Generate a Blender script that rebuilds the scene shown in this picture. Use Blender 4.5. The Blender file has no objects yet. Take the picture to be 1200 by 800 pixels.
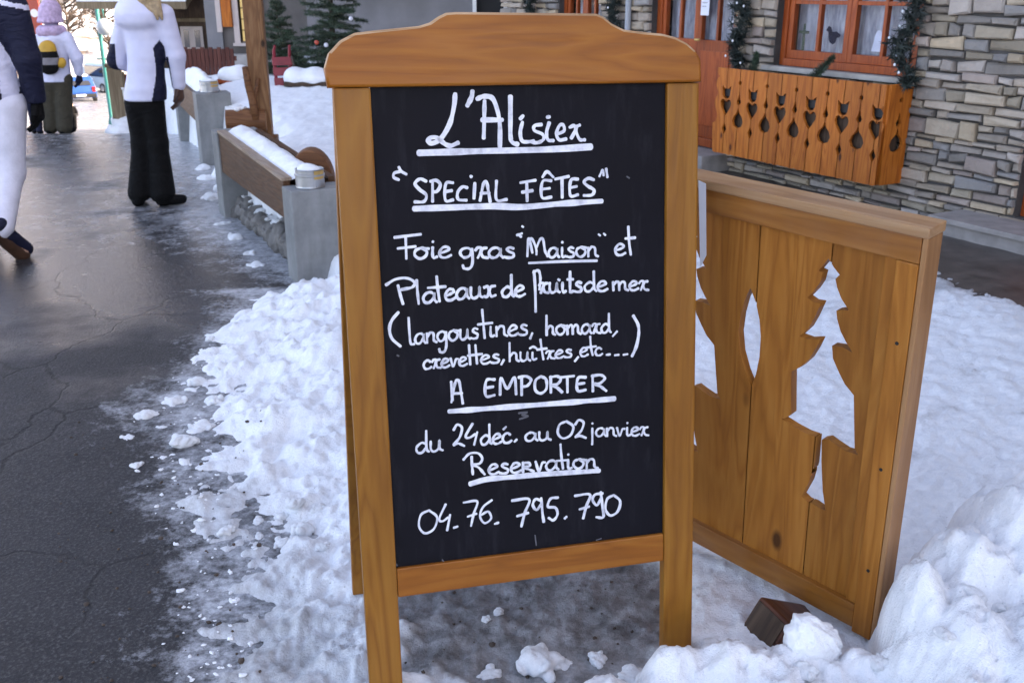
import bpy, bmesh, math, random
import numpy as np
from mathutils import Vector, Matrix, Euler
R = math.radians
random.seed(7); rng = np.random.default_rng(11)
scene = bpy.context.scene
col = scene.collection

# ------------------------------------------------------------------ camera, sky, sun, exposure
FPX, PITCH, CAMZ = 1150.0, R(19.84), 1.45
cam = bpy.data.cameras.new('camera'); cam.lens = 36.0 * FPX / 1200.0; cam.sensor_width = 36.0
cam.clip_start = 0.05; cam.clip_end = 2000
cam.dof.use_dof = True; cam.dof.focus_distance = 2.15; cam.dof.aperture_fstop = 10.0
cam_ob = bpy.data.objects.new('camera', cam); col.objects.link(cam_ob)
cam_ob.location = (0, 0, CAMZ); cam_ob.rotation_euler = (R(90) - PITCH, 0, 0)
scene.camera = cam_ob

SUN_EL, SUN_AZ = R(27), R(92)          # azimuth clockwise from +Y: the sun stands behind the stone house
world = bpy.data.worlds.new('World'); scene.world = world; world.use_nodes = True
wn = world.node_tree.nodes; wl = world.node_tree.links
bg = wn['Background']; sky = wn.new('ShaderNodeTexSky'); sky.sky_type = 'NISHITA'; sky.sun_disc = False
sky.sun_elevation = SUN_EL; sky.sun_rotation = SUN_AZ; sky.altitude = 1500
sky.air_density = 0.7; sky.dust_density = 8.0; sky.ozone_density = 0.4
wl.new(sky.outputs[0], bg.inputs[0]); bg.inputs[1].default_value = 0.15
sl = bpy.data.lights.new('sun', 'SUN'); sl.energy = 2.0; sl.angle = R(0.5); sl.color = (1, .94, .86)
sun = bpy.data.objects.new('sun', sl); col.objects.link(sun)
sd = Vector((math.sin(SUN_AZ) * math.cos(SUN_EL), math.cos(SUN_AZ) * math.cos(SUN_EL), math.sin(SUN_EL)))
sun.rotation_euler = (-sd).to_track_quat('-Z', 'Y').to_euler()
vs = scene.view_settings
vs.view_transform = 'Standard'; vs.look = 'None'; vs.gamma = 1.0; vs.exposure = 2.78
vs.use_white_balance = True; vs.white_balance_temperature = 8000; vs.white_balance_tint = 15

# ------------------------------------------------------------------ photo geometry helpers (rays of the photograph's camera)
def ray(px, py):
    u = (px - 600) / FPX; v = (400 - py) / FPX
    return Vector((u, math.cos(PITCH) + v * math.sin(PITCH), -math.sin(PITCH) + v * math.cos(PITCH)))
CAM = Vector((0, 0, CAMZ))
def G(px, py, z=0.0):
    r = ray(px, py); return CAM + r * ((z - CAMZ) / r.z)
def D(px, py, Y):
    r = ray(px, py); return CAM + r * (Y / r.y)

# ------------------------------------------------------------------ objects
def tag(o, label=None, cat=None, group=None, kind=None):
    if label: o['label'] = label
    if cat: o['category'] = cat
    if group: o['group'] = group
    if kind: o['kind'] = kind
    return o
def empty(name, loc=(0, 0, 0), rot=(0, 0, 0), label=None, cat=None, group=None):
    o = bpy.data.objects.new(name, None); o.empty_display_size = .1; col.objects.link(o)
    o.location = loc; o.rotation_euler = rot
    return tag(o, label, cat, group)
def link(name, me, mats, parent=None, smooth=False, label=None):
    if not isinstance(mats, (list, tuple)): mats = [mats]
    me.materials.clear()
    for m in mats: me.materials.append(m)
    if smooth: me.polygons.foreach_set('use_smooth', [True] * len(me.polygons))
    o = bpy.data.objects.new(name, me); col.objects.link(o)
    if parent: o.parent = parent
    if label: o['label'] = label
    return o
def copy_tree(o, parent=None):
    c = o.copy(); col.objects.link(c); c.parent = parent
    for ch in [x for x in bpy.data.objects if x.parent == o]: copy_tree(ch, c)
    return c

class MB:
    """collects shapes, links them as one mesh"""
    def __init__(s): s.v = []; s.f = []; s.m = []; s.c = []
    def add(s, vs, fs, mi=0, c=None):
        b = len(s.v); s.v += [tuple(x) for x in vs]
        for f in fs:
            s.f.append([b + i for i in f]); s.m.append(mi); s.c.append(c)
        return s
    def box(s, x0, x1, y0, y1, z0, z1, mi=0, M=None, bev=0.0):
        if bev > 0:
            bm = bmesh.new(); bmesh.ops.create_cube(bm, size=1)
            for v in bm.verts:
                v.co = Vector(((x0 + x1) / 2 + v.co.x * (x1 - x0), (y0 + y1) / 2 + v.co.y * (y1 - y0), (z0 + z1) / 2 + v.co.z * (z1 - z0)))
            bmesh.ops.bevel(bm, geom=bm.edges[:], offset=bev, segments=2, affect='EDGES', profile=.6)
            bm.verts.index_update()
            vs = [v.co.copy() for v in bm.verts]; fs = [[v.index for v in f.verts] for f in bm.faces]; bm.free()
        else:
            vs = [Vector(p) for p in ((x0,y0,z0),(x1,y0,z0),(x1,y1,z0),(x0,y1,z0),(x0,y0,z1),(x1,y0,z1),(x1,y1,z1),(x0,y1,z1))]
            fs = [(0,3,2,1),(4,5,6,7),(0,1,5,4),(1,2,6,5),(2,3,7,6),(3,0,4,7)]
        if M is not None: vs = [M @ v for v in vs]
        return s.add(vs, fs, mi)
    def tube(s, pts, rs, n=10, mi=0, cap=True):
        pts = [Vector(p) for p in pts]
        if not isinstance(rs, (list, tuple)): rs = [rs] * len(pts)
        vs = []; fs = []
        ref = None
        for i, p in enumerate(pts):
            t = (pts[min(i + 1, len(pts) - 1)] - pts[max(i - 1, 0)]).normalized()
            if ref is None: ref = Vector((0, 0, 1)) if abs(t.z) < .9 else Vector((1, 0, 0))
            a = t.cross(ref).normalized(); b = t.cross(a).normalized()
            for k in range(n):
                an = 2 * math.pi * k / n
                vs.append(p + (a * math.cos(an) + b * math.sin(an)) * rs[i])
        for i in range(len(pts) - 1):
            for k in range(n):
                fs.append((i*n+k, i*n+(k+1) % n, (i+1)*n+(k+1) % n, (i+1)*n+k))
        if cap: fs.append(tuple(range(n-1, -1, -1))); fs.append(tuple((len(pts)-1)*n+k for k in range(n)))
        return s.add(vs, fs, mi)
    def lathe(s, prof, n=24, c=(0, 0, 0), mi=0):
        vs = []; fs = []
        for r, z in prof:
            for k in range(n):
                a = 2*math.pi*k/n; vs.append((c[0]+r*math.cos(a), c[1]+r*math.sin(a), c[2]+z))
        for i in range(len(prof)-1):
            for k in range(n): fs.append((i*n+k, i*n+(k+1) % n, (i+1)*n+(k+1) % n, (i+1)*n+k))
        fs.append(tuple(range(n-1, -1, -1))); fs.append(tuple((len(prof)-1)*n+k for k in range(n)))
        return s.add(vs, fs, mi)
    def mesh(s, name, recalc=True):
        me = bpy.data.meshes.new(name); me.from_pydata(s.v, [], s.f); me.update()
        me.polygons.foreach_set('material_index', s.m)
        if any(c is not None for c in s.c):
            at = me.color_attributes.new('tone', 'FLOAT_COLOR', 'CORNER'); dat = []
            for p, c in zip(me.polygons, s.c): dat += list(c if c is not None else (1, 1, 1, 1)) * p.loop_total
            at.data.foreach_set('color', dat)
        if recalc:
            bm = bmesh.new(); bm.from_mesh(me); bmesh.ops.recalc_face_normals(bm, faces=bm.faces[:]); bm.to_mesh(me); bm.free()
        return me
    def build(s, name, mats, parent=None, smooth=False, label=None, recalc=True):
        return link(name, s.mesh(name, recalc), mats, parent, smooth, label)

def plate(name, outers, mats, parent, depth, y=0.0, bev=0.0, label=None):
    """closed outlines in local x-z (holes where they nest), thickness depth along y, front face at y"""
    cu = bpy.data.curves.new(name, 'CURVE'); cu.dimensions = '2D'; cu.fill_mode = 'BOTH'
    cu.extrude = depth / 2 - bev; cu.bevel_depth = bev; cu.bevel_resolution = 1; cu.offset = -bev
    for pts in outers:
        sp = cu.splines.new('POLY'); sp.points.add(len(pts) - 1); sp.use_cyclic_u = True
        for p, q in zip(sp.points, pts): p.co = (q[0], q[1], 0, 1)
    t = bpy.data.objects.new('t', cu); col.objects.link(t)
    bpy.context.view_layer.update()
    me = bpy.data.meshes.new_from_object(t.evaluated_get(bpy.context.evaluated_depsgraph_get()))
    bpy.data.objects.remove(t); bpy.data.curves.remove(cu)
    me.transform(Matrix.Translation((0, y + depth / 2, 0)) @ Matrix.Rotation(R(90), 4, 'X'))
    me.name = name
    return link(name, me, mats, parent, False, label)

# ------------------------------------------------------------------ noise in numpy
_lat = rng.random((256, 256))
def vnoise(x, y):
    xi = np.floor(x).astype(int); yi = np.floor(y).astype(int); fx = x - xi; fy = y - yi
    fx = fx*fx*(3-2*fx); fy = fy*fy*(3-2*fy)
    g = lambda a, b: _lat[a % 256, b % 256]
    return (g(xi,yi)*(1-fx)+g(xi+1,yi)*fx)*(1-fy)+(g(xi,yi+1)*(1-fx)+g(xi+1,yi+1)*fx)*fy
def fbm(x, y, o=4, g=.5):
    t = 0; a = 1; n = 0
    for i in range(o):
        t = t + a*vnoise(x*2**i + 13.7*i, y*2**i + 7.3*i); n += a; a *= g
    return t/n
def sstep(a, b, x):
    t = np.clip((x-a)/(b-a), 0, 1); return t*t*(3-2*t)

# ------------------------------------------------------------------ signed-distance modeller (continuous bodies, clothes, lumps)
def sdf_mesh(name, prims, res=.012, k=.03):
    P = []; cuts = [p[1] for p in prims if p[0] == 'cut']; prims = [p for p in prims if p[0] != 'cut']
    for p in prims:
        if p[0] == 'c': P += [np.array(p[1])-p[3], np.array(p[1])+p[3], np.array(p[2])-p[4], np.array(p[2])+p[4]]
        else: m = max(p[2]); P += [np.array(p[1])-m, np.array(p[1])+m]
    lo = np.min(P, 0)-3*res-k*.3; hi = np.max(P, 0)+3*res+k*.3
    n = np.ceil((hi-lo)/res).astype(int)+1
    ax = [lo[i]+res*np.arange(n[i]) for i in range(3)]
    X, Y, Z = np.meshgrid(*ax, indexing='ij')
    d = None
    for p in prims:
        if p[0] == 'c':                                   # tapered capsule
            a = np.array(p[1], float); b = np.array(p[2], float); ab = b-a
            t = np.clip(((X-a[0])*ab[0]+(Y-a[1])*ab[1]+(Z-a[2])*ab[2])/(ab@ab+1e-9), 0, 1)
            fl = p[5] if len(p) > 5 else 1.0              # flatten along y
            e = np.sqrt((X-a[0]-t*ab[0])**2+((Y-a[1]-t*ab[1])/fl)**2+(Z-a[2]-t*ab[2])**2)-(p[3]+(p[4]-p[3])*t)
        else:                                             # ellipsoid, optional rotation
            q = [X-p[1][0], Y-p[1][1], Z-p[1][2]]
            if len(p) > 3:
                Mx = np.array(Euler(p[3]).to_matrix()).T
                q = [Mx[i][0]*q[0]+Mx[i][1]*q[1]+Mx[i][2]*q[2] for i in range(3)]
            r = p[2]; k0 = np.sqrt((q[0]/r[0])**2+(q[1]/r[1])**2+(q[2]/r[2])**2)
            e = (k0-1)*min(r) if True else 0
        if d is None: d = e
        else:
            h = np.clip(k-np.abs(d-e), 0, None)/k; d = np.minimum(d, e)-h*h*k*.25
    for c in cuts: d = np.maximum(d, c-Z)
    ins = d < 0
    shp = np.array(ins.shape)-1
    acc = np.zeros(tuple(shp)+(3,)); cnt = np.zeros(tuple(shp))
    offs = [(i, j, l) for i in (0, 1) for j in (0, 1) for l in (0, 1)]
    sl = lambda A, o: A[o[0]:o[0]+shp[0], o[1]:o[1]+shp[1], o[2]:o[2]+shp[2]]
    for o in offs:
        for axis in range(3):
            if o[axis]: continue
            o2 = list(o); o2[axis] = 1
            da = sl(d, o); db = sl(d, o2); cr = (da < 0) != (db < 0)
            t = np.where(cr, da/np.where(da == db, 1, da-db), 0)
            for c in range(3):
                acc[..., c] += np.where(cr, o[c]+(t if c == axis else 0), 0)
            cnt += cr
    act = cnt > 0; idx = -np.ones(act.shape, int); idx[act] = np.arange(act.sum())
    ii = np.argwhere(act); V = lo+res*(ii+acc[act]/cnt[act][:, None])
    F = []
    for axis in range(3):
        a1, a2 = (axis+1) % 3, (axis+2) % 3
        s0 = [slice(0, None)]*3; s1 = [slice(0, None)]*3; s0[axis] = slice(0, -1); s1[axis] = slice(1, None)
        A = ins[tuple(s0)]; B = ins[tuple(s1)]; e = np.argwhere(A != B)
        for p in e:
            if p[a1] < 1 or p[a2] < 1: continue
            c = []
            for (u, w) in ((-1, -1), (0, -1), (0, 0), (-1, 0)):
                q = p.copy(); q[a1] += u; q[a2] += w
                c.append(idx[tuple(q)] if (q < act.shape).all() else -1)
            if min(c) < 0: continue
            F.append(c if A[tuple(p)] else c[::-1])
    me = bpy.data.meshes.new(name); me.from_pydata(V.tolist(), [], F); me.update()
    return me
def sdf(name, prims, mats, parent=None, res=.012, k=.03, rule=None, label=None, warp=0):
    me = sdf_mesh(name, prims, res, k)
    if warp:
        co = np.empty(len(me.vertices)*3); me.vertices.foreach_get('co', co); co = co.reshape(-1, 3)
        nr = np.empty(len(me.vertices)*3); me.vertices.foreach_get('normal', nr); nr = nr.reshape(-1, 3)
        w = fbm(co[:,0]*60+co[:,2]*37+5, co[:,1]*60+co[:,2]*29+9, 3)-.5
        me.vertices.foreach_set('co', (co+nr*(w*warp)[:, None]).ravel()); me.update()
    o = link(name, me, mats, parent, True, label)
    if rule:
        for p in me.polygons: p.material_index = rule(p.center)
    return o
# ------------------------------------------------------------------ materials
class NT:
    def __init__(s, name):
        s.m = bpy.data.materials.new(name); s.m.use_nodes = True; s.t = s.m.node_tree
        s.b = s.t.nodes['Principled BSDF']
    def n(s, typ, **kw):
        x = s.t.nodes.new(typ)
        for k, v in kw.items():
            if k in x.inputs: x.inputs[k].default_value = v
            else: setattr(x, k, v)
        return x
    def l(s, a, b): s.t.links.new(a, b)
    def coord(s, scale=(1, 1, 1), rot=(0, 0, 0), out='Object'):
        c = s.n('ShaderNodeTexCoord'); m = s.n('ShaderNodeMapping'); m.inputs['Scale'].default_value = scale; m.inputs['Rotation'].default_value = rot
        s.l(c.outputs[out], m.inputs[0]); return m.outputs[0]
    def noise(s, co, scale, detail=4, rough=.55, dist=0):
        x = s.n('ShaderNodeTexNoise'); x.inputs['Scale'].default_value = scale; x.inputs['Detail'].default_value = detail
        x.inputs['Roughness'].default_value = rough; x.inputs['Distortion'].default_value = dist; s.l(co, x.inputs['Vector']); return x.outputs['Fac']
    def ramp(s, fac, stops):
        r = s.n('ShaderNodeValToRGB'); e = r.color_ramp.elements
        while len(e) < len(stops): e.new(.5)
        for i, (p, c) in enumerate(stops):
            e[i].position = p; e[i].color = (c, c, c, 1) if isinstance(c, (int, float)) else (*c, 1)
        s.l(fac, r.inputs[0]); return r.outputs[0]
    def mix(s, fac, a, b, mode='MIX'):
        x = s.n('ShaderNodeMix'); x.data_type = 'RGBA'; x.blend_type = mode
        if isinstance(fac, (int, float)): x.inputs[0].default_value = fac
        else: s.l(fac, x.inputs[0])
        for i, q in ((6, a), (7, b)):
            if isinstance(q, tuple): x.inputs[i].default_value = (*q[:3], 1)
            else: s.l(q, x.inputs[i])
        return x.outputs[2]
    def math(s, op, a, b=0.0):
        x = s.n('ShaderNodeMath'); x.operation = op
        for i, q in enumerate((a, b)):
            if isinstance(q, (int, float)): x.inputs[i].default_value = q
            else: s.l(q, x.inputs[i])
        return x.outputs[0]
    def color(s, c): s.l(c, s.b.inputs['Base Color'])
    def rough(s, r):
        if isinstance(r, (int, float)): s.b.inputs['Roughness'].default_value = r
        else: s.l(r, s.b.inputs['Roughness'])
    def bump(s, h, strength=.3, dist=.01):
        b = s.n('ShaderNodeBump'); b.inputs['Strength'].default_value = strength; b.inputs['Distance'].default_value = dist
        s.l(h, b.inputs['Height']); s.l(b.outputs[0], s.b.inputs['Normal']); return b.outputs[0]

def cloth(name, c, rough=.75, fold=.5):
    t = NT(name); co = t.coord(); f = t.noise(co, 11, 5)
    t.color(t.ramp(f, [(.3, tuple(x*.88 for x in c)), (.7, tuple(min(1, x*1.1) for x in c))])); t.rough(rough); t.b.inputs['Specular IOR Level'].default_value = .2
    w = t.noise(t.coord((5, 5, 11), (.3, .5, .2)), 1.3, 4, .55, 1.6); t.bump(t.math('ADD', w, t.math('MULTIPLY', t.noise(co, 40, 3), .15)), fold, .05); return t.m
def plain(name, c, rough=.6, var=.18, scale=6, metal=0, bump=0, spec=None):
    t = NT(name); co = t.coord(); f = t.noise(co, scale, 5)
    lo = tuple(x*(1-var) for x in c); hi = tuple(min(1, x*(1+var)) for x in c)
    t.color(t.ramp(f, [(.3, lo), (.7, hi)])); t.rough(rough); t.b.inputs['Metallic'].default_value = metal
    if spec is not None: t.b.inputs['Specular IOR Level'].default_value = spec
    if bump: t.bump(t.noise(co, scale*6, 4), bump, .004)
    return t.m

def wood(name, dark, mid, light, axis='Z', rough=.45, fine=1.0, knots=False, stain=None, grey=0, rings=13):
    t = NT(name); sc = {'X': (.7, 9, 9), 'Y': (9, .7, 9), 'Z': (9, 9, .7)}[axis]
    sc = tuple(x*fine for x in sc)
    info = t.n('ShaderNodeObjectInfo'); c = t.n('ShaderNodeTexCoord'); m = t.n('ShaderNodeMapping'); m.inputs['Scale'].default_value = sc
    add = t.n('ShaderNodeVectorMath'); add.operation = 'ADD'; t.l(c.outputs['Object'], add.inputs[0])
    mul = t.n('ShaderNodeMath'); mul.operation = 'MULTIPLY'; mul.inputs[1].default_value = 17; t.l(info.outputs['Random'], mul.inputs[0]); t.l(mul.outputs[0], add.inputs[1])
    t.l(add.outputs[0], m.inputs[0]); co = m.outputs[0]
    n1 = t.noise(co, 1.1, 3, .5, 1.2)
    w = t.n('ShaderNodeMath'); w.operation = 'MULTIPLY'; w.inputs[1].default_value = rings; t.l(n1, w.inputs[0])
    fr = t.n('ShaderNodeMath'); fr.operation = 'PINGPONG'; fr.inputs[1].default_value = 1; t.l(w.outputs[0], fr.inputs[0])
    n2 = t.noise(co, 9, 6, .65)
    f = t.mix(.58, fr.outputs[0], n2)
    cc = t.ramp(f, [(.12, dark), (.5, mid), (.9, light)])
    big = t.noise(t.coord((1, 1, 1)), 3.1, 3)
    cc = t.mix(t.ramp(big, [(.35, 0.0), (.75, .38)]), cc, tuple(x*.62 for x in mid))
    if grey: cc = t.mix(t.ramp(t.noise(t.coord(), 5, 5), [(.4, 0.0), (.7, grey)]), cc, (.30, .28, .26))
    if knots:
        v = t.n('ShaderNodeTexVoronoi'); v.inputs['Scale'].default_value = 1.0; v.inputs['Randomness'].default_value = 1
        kc = t.coord({'X': (3, 6, 6), 'Y': (6, 3, 6), 'Z': (6, 6, 3)}[axis]); t.l(kc, v.inputs['Vector'])
        cc = t.mix(t.ramp(v.outputs['Distance'], [(.05, 1.0), (.11, 0.0)]), cc, tuple(x*.3 for x in dark))
    hs = t.n('ShaderNodeHueSaturation'); vr = t.n('ShaderNodeMapRange'); vr.inputs['To Min'].default_value = .84; vr.inputs['To Max'].default_value = 1.16; t.l(info.outputs['Random'], vr.inputs['Value']); t.l(vr.outputs[0], hs.inputs['Value']); t.l(cc, hs.inputs['Color']); cc = hs.outputs[0]
    scr = t.noise(t.coord(tuple(60 if k == 9*fine else 2.0 for k in sc)), 2.5, 3, .6); cc = t.mix(t.ramp(scr, [(.66, 0.0), (.74, .35)]), cc, tuple(x*.55 for x in mid))
    t.color(cc); t.rough(t.ramp(n2, [(.2, rough-.1), (.8, rough+.15)])); t.bump(f, .3, .002); t.b.inputs['Specular IOR Level'].default_value = .28
    return t.m

M = {}
M['sign_v'] = wood('varnished_wood_upright', (.20, .066, .007), (.30, .114, .013), (.37, .158, .022), 'Z', .40)
M['sign_h'] = wood('varnished_wood_across', (.205, .058, .006), (.30, .094, .010), (.36, .130, .017), 'X', .40)
M['sign_edge'] = wood('pale_wood_edge', (.25, .13, .06), (.42, .25, .13), (.55, .38, .24), 'X', .5)
M['panel_v'] = wood('pine_board', (.22, .070, .010), (.325, .115, .018), (.40, .16, .031), 'Z', .5, knots=True)
M['panel_h'] = wood('pine_rail', (.22, .070, .010), (.32, .113, .018), (.40, .16, .032), 'X', .5, grey=.12)
M['panel_end'] = wood('pine_end', (.21, .095, .036), (.32, .155, .066), (.40, .215, .10), 'Z', .5)
M['panel_top'] = wood('pale_pine_top', (.25, .115, .045), (.37, .195, .088), (.46, .28, .15), 'X', .6, grey=.18)  # paler than the rails, with greyish patches
M['orange_v'] = wood('orange_plank', (.24, .050, .006), (.46, .120, .014), (.56, .18, .030), 'Z', .5, knots=True)
M['red_wood'] = wood('red_brown_joinery', (.15, .024, .005), (.33, .060, .012), (.42, .095, .02), 'Z', .42)
M['dark_wood'] = wood('dark_old_wood', (.030, .018, .012), (.065, .040, .026), (.11, .07, .048), 'Z', .7)
M['brown_board'] = wood('wet_brown_board', (.040, .016, .007), (.088, .038, .016), (.135, .064, .029), 'Y', .55)
M['board_top'] = wood('weathered_board_top', (.20, .13, .085), (.33, .235, .165), (.44, .34, .26), 'Y', .6, grey=.4)
M['post_wood'] = wood('post_wood', (.10, .042, .016), (.21, .095, .038), (.30, .16, .075), 'Z', .55, knots=True)
M['log'] = wood('log_wood', (.075, .028, .012), (.18, .072, .028), (.28, .13, .06), 'X', .6)
M['log_end'] = plain('log_cut_end', (.30, .17, .085), .7, .3, 20)
M['wet_block'] = wood('wet_red_block', (.035, .012, .008), (.10, .035, .02), (.17, .07, .04), 'X', .4)
M['red_fence'] = wood('red_brown_fence', (.05, .014, .010), (.115, .034, .024), (.17, .06, .042), 'Z', .65)
M['tan_wood'] = wood('tan_timber', (.12, .085, .05), (.21, .155, .095), (.30, .23, .15), 'Z', .7)

# slate with chalk dust
t = NT('slate'); co = t.coord(); f = t.noise(co, 3, 5, .6); s2 = t.noise(t.coord((6, 6, 1.2)), 7, 5, .7)
c = t.ramp(f, [(.3, (.0045, .0043, .0068)), (.7, (.0085, .0083, .0125))])
c = t.mix(t.ramp(s2, [(.52, 0.0), (.85, .07)]), c, (.16, .16, .19)); t.color(c)
t.rough(t.ramp(f, [(.3, .5), (.7, .68)])); t.b.inputs['Specular IOR Level'].default_value = .10; t.bump(t.noise(co, 260, 3), .08, .001); M['slate'] = t.m
t = NT('chalk'); co = t.coord(); f = t.noise(t.coord((1, 1, 1)), 42, 5, .65)
t.color(t.ramp(f, [(.28, (.42, .43, .49)), (.46, (.62, .64, .71)), (.62, (.76, .78, .84))])); t.rough(.95); M['chalk'] = t.m
t = NT('chalk_ghost'); t.b.inputs['Base Color'].default_value = (.10, .10, .115, 1); t.rough(.9); M['ghost'] = t.m

# snow: attribute dirt carries slush, grit and bare icy ground
t = NT('snow'); co = t.coord(); a = t.n('ShaderNodeAttribute'); a.attribute_name = 'dirt'; d = a.outputs['Fac']
f1 = t.noise(co, 22, 6, .65); f2 = t.noise(co, 90, 5, .7)
snowc = t.ramp(f1, [(.25, (.74, .76, .79)), (.6, (.86, .87, .88))])
dn = t.math('ADD', d, t.math('MULTIPLY', t.math('SUBTRACT', f1, .5), .55)); dn = t.math('ADD', dn, t.math('MULTIPLY', t.math('SUBTRACT', f2, .5), .3))
dm = t.ramp(dn, [(.18, 0.0), (.5, .55), (.82, 1.0)])
ice = t.ramp(t.noise(co, 14, 6, .7), [(.28, (.06, .055, .050)), (.48, (.21, .205, .205)), (.7, (.42, .42, .43))])
c = t.mix(dm, snowc, ice)
sp = t.n('ShaderNodeTexVoronoi'); sp.inputs['Scale'].default_value = 55; t.l(co, sp.inputs['Vector'])
spk = t.math('MULTIPLY', t.ramp(sp.outputs['Distance'], [(.05, 1.0), (.16, 0.0)]), t.ramp(t.noise(co, 5, 4), [(.52, 0.0), (.68, .75)]))
c = t.mix(spk, c, (.16, .13, .10)); t.color(c)
t.rough(t.ramp(dm, [(0, .78), (1, .32)])); t.b.inputs['Specular IOR Level'].default_value = .3
f3 = t.noise(co, 260, 3, .8); hh = t.math('ADD', t.math('ADD', t.math('MULTIPLY', f1, .7), t.math('MULTIPLY', f2, .5)), t.math('MULTIPLY', f3, .22)); t.bump(hh, .6, .018); M['snow'] = t.m
t = NT('clean_snow'); co = t.coord(); f1 = t.noise(co, 14, 6, .65)
t.color(t.ramp(f1, [(.25, (.76, .78, .80)), (.6, (.87, .88, .89))])); t.rough(.8); t.bump(t.math('ADD', t.noise(co, 38, 6, .7), t.math('MULTIPLY', t.noise(co, 190, 3, .8), .3)), .55, .015); t.b.inputs['Specular IOR Level'].default_value = .3; M['clean_snow'] = t.m
t = NT('hill_snow'); co = t.coord((.10, .30, .45)); f1 = t.noise(co, 1.3, 7, .74)
t.color(t.ramp(f1, [(.40, (.80, .81, .83)), (.50, (.62, .61, .61)), (.56, (.14, .11, .09))])); t.rough(.85); M['hill_snow'] = t.m

# asphalt: wet and dry patches, aggregate, cracks, slush with the far wet sheen painted in
t = NT('asphalt'); co = t.coord(out='Object'); big = t.noise(co, .9, 5, .6); med = t.noise(co, 5, 5, .65); fine = t.noise(co, 105, 4, .75)
vor = t.n('ShaderNodeTexVoronoi'); vor.inputs['Scale'].default_value = 85; t.l(co, vor.inputs['Vector'])
c = t.ramp(med, [(.3, (.011, .0105, .0115)), (.7, (.024, .0225, .0235))])
c = t.mix(t.ramp(fine, [(.50, 0.0), (.64, .7)]), c, (.085, .080, .080))
c = t.mix(t.ramp(t.noise(co, 2.3, 5), [(.56, 0.0), (.8, .35)]), c, (.055, .044, .035))
cv = t.n('ShaderNodeTexVoronoi'); cv.feature = 'DISTANCE_TO_EDGE'; cv.inputs['Scale'].default_value = 1.05
wob = t.n('ShaderNodeTexNoise'); wob.inputs['Scale'].default_value = 3.5; wob.inputs['Detail'].default_value = 6; t.l(co, wob.inputs['Vector'])
vm = t.n('ShaderNodeVectorMath'); vm.operation = 'MULTIPLY_ADD'; vm.inputs[1].default_value = (.35, .35, .35); t.l(wob.outputs['Color'], vm.inputs[0]); t.l(t.coord((1.3, .8, 1), (0, 0, .5)), vm.inputs[2]); t.l(vm.outputs[0], cv.inputs['Vector'])
crk = t.math('MULTIPLY', t.ramp(cv.outputs['Distance'], [(.003, 1.0), (.010, 0.0)]), t.ramp(t.noise(co, .8, 2), [(.40, 0.0), (.52, 1.0)]))
c = t.mix(crk, c, (.006, .006, .006))
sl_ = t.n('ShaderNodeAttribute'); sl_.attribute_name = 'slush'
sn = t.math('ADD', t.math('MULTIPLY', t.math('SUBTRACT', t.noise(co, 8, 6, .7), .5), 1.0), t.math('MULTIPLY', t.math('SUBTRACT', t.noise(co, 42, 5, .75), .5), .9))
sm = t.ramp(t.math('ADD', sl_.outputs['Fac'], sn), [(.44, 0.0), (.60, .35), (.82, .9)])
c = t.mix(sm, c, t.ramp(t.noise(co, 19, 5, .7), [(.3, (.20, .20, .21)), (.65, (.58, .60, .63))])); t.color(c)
sx = t.n('ShaderNodeSeparateXYZ'); t.l(t.coord(), sx.inputs[0]); yb = t.math('MULTIPLY', t.math('SUBTRACT', sx.outputs['Y'], 3.6), .11)
wet = t.ramp(t.math('SUBTRACT', big, t.math('MINIMUM', t.math('MAXIMUM', yb, -.12), .16)), [(.38, 1.0), (.56, 0.0)])
t.rough(t.mix(wet, (.66, .66, .66), (.27, .27, .27)))
t.b.inputs['Specular IOR Level'].default_value = .34
hb = t.math('SUBTRACT', t.math('ADD', t.math('MULTIPLY', fine, .5), t.math('MULTIPLY', vor.outputs['Distance'], .35)), t.math('MULTIPLY', crk, .7)); t.bump(t.math('ADD', hb, t.math('MULTIPLY', t.noise(co, 16, 5, .7), 1.2)), .55, .006); M['asphalt'] = t.m

t = NT('concrete'); co = t.coord(); f = t.noise(co, 5, 6, .65)
c = t.ramp(f, [(.3, (.15, .155, .155)), (.7, (.27, .275, .27))]); g = t.noise(t.coord((7, 7, 1)), 3, 4); c = t.mix(t.ramp(g, [(.5, 0.0), (.8, .45)]), c, (.13, .135, .125)); t.color(c); t.rough(.8); t.bump(t.noise(co, 60, 5), .3, .004); M['concrete'] = t.m
t = NT('field_stone'); a = t.n('ShaderNodeAttribute'); a.attribute_name = 'tone'; co = t.coord(); f = t.noise(co, 9, 7, .7); g = t.noise(t.coord((2, 2, 9)), 4, 5)
c = t.mix(t.ramp(f, [(.25, .55), (.75, 0.0)]), a.outputs['Color'], t.mix(1.0, a.outputs['Color'], (.45, .43, .42), 'MULTIPLY'))
c = t.mix(t.ramp(g, [(.55, 0.0), (.8, .3)]), c, (.30, .26, .21)); t.color(c); t.rough(.8); t.bump(t.noise(co, 26, 7, .7), .7, .02); M['stone'] = t.m
M['mortar'] = plain('dark_mortar', (.055, .050, .047), .9, .3, 12)  # dark mortar behind the stone facing
M['grey_plaster'] = plain('grey_render', (.185, .18, .185), .85, .22, 2.2, bump=.3)
M['brown_plaster'] = plain('brown_render', (.125, .11, .10), .85, .3, 2.5, bump=.3)
M['cream'] = plain('cream_plaster', (.55, .46, .42), .85, .1, 3)
M['paving'] = plain('wet_paving', (.075, .060, .052), .4, .45, 9, bump=.5)
M['sill'] = plain('stone_sill', (.36, .33, .30), .75, .2, 8)
M['step'] = plain('step_stone', (.27, .24, .22), .75, .22, 9, bump=.3)
M['black'] = plain('near_black', (.012, .012, .013), .6, .2)
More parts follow.
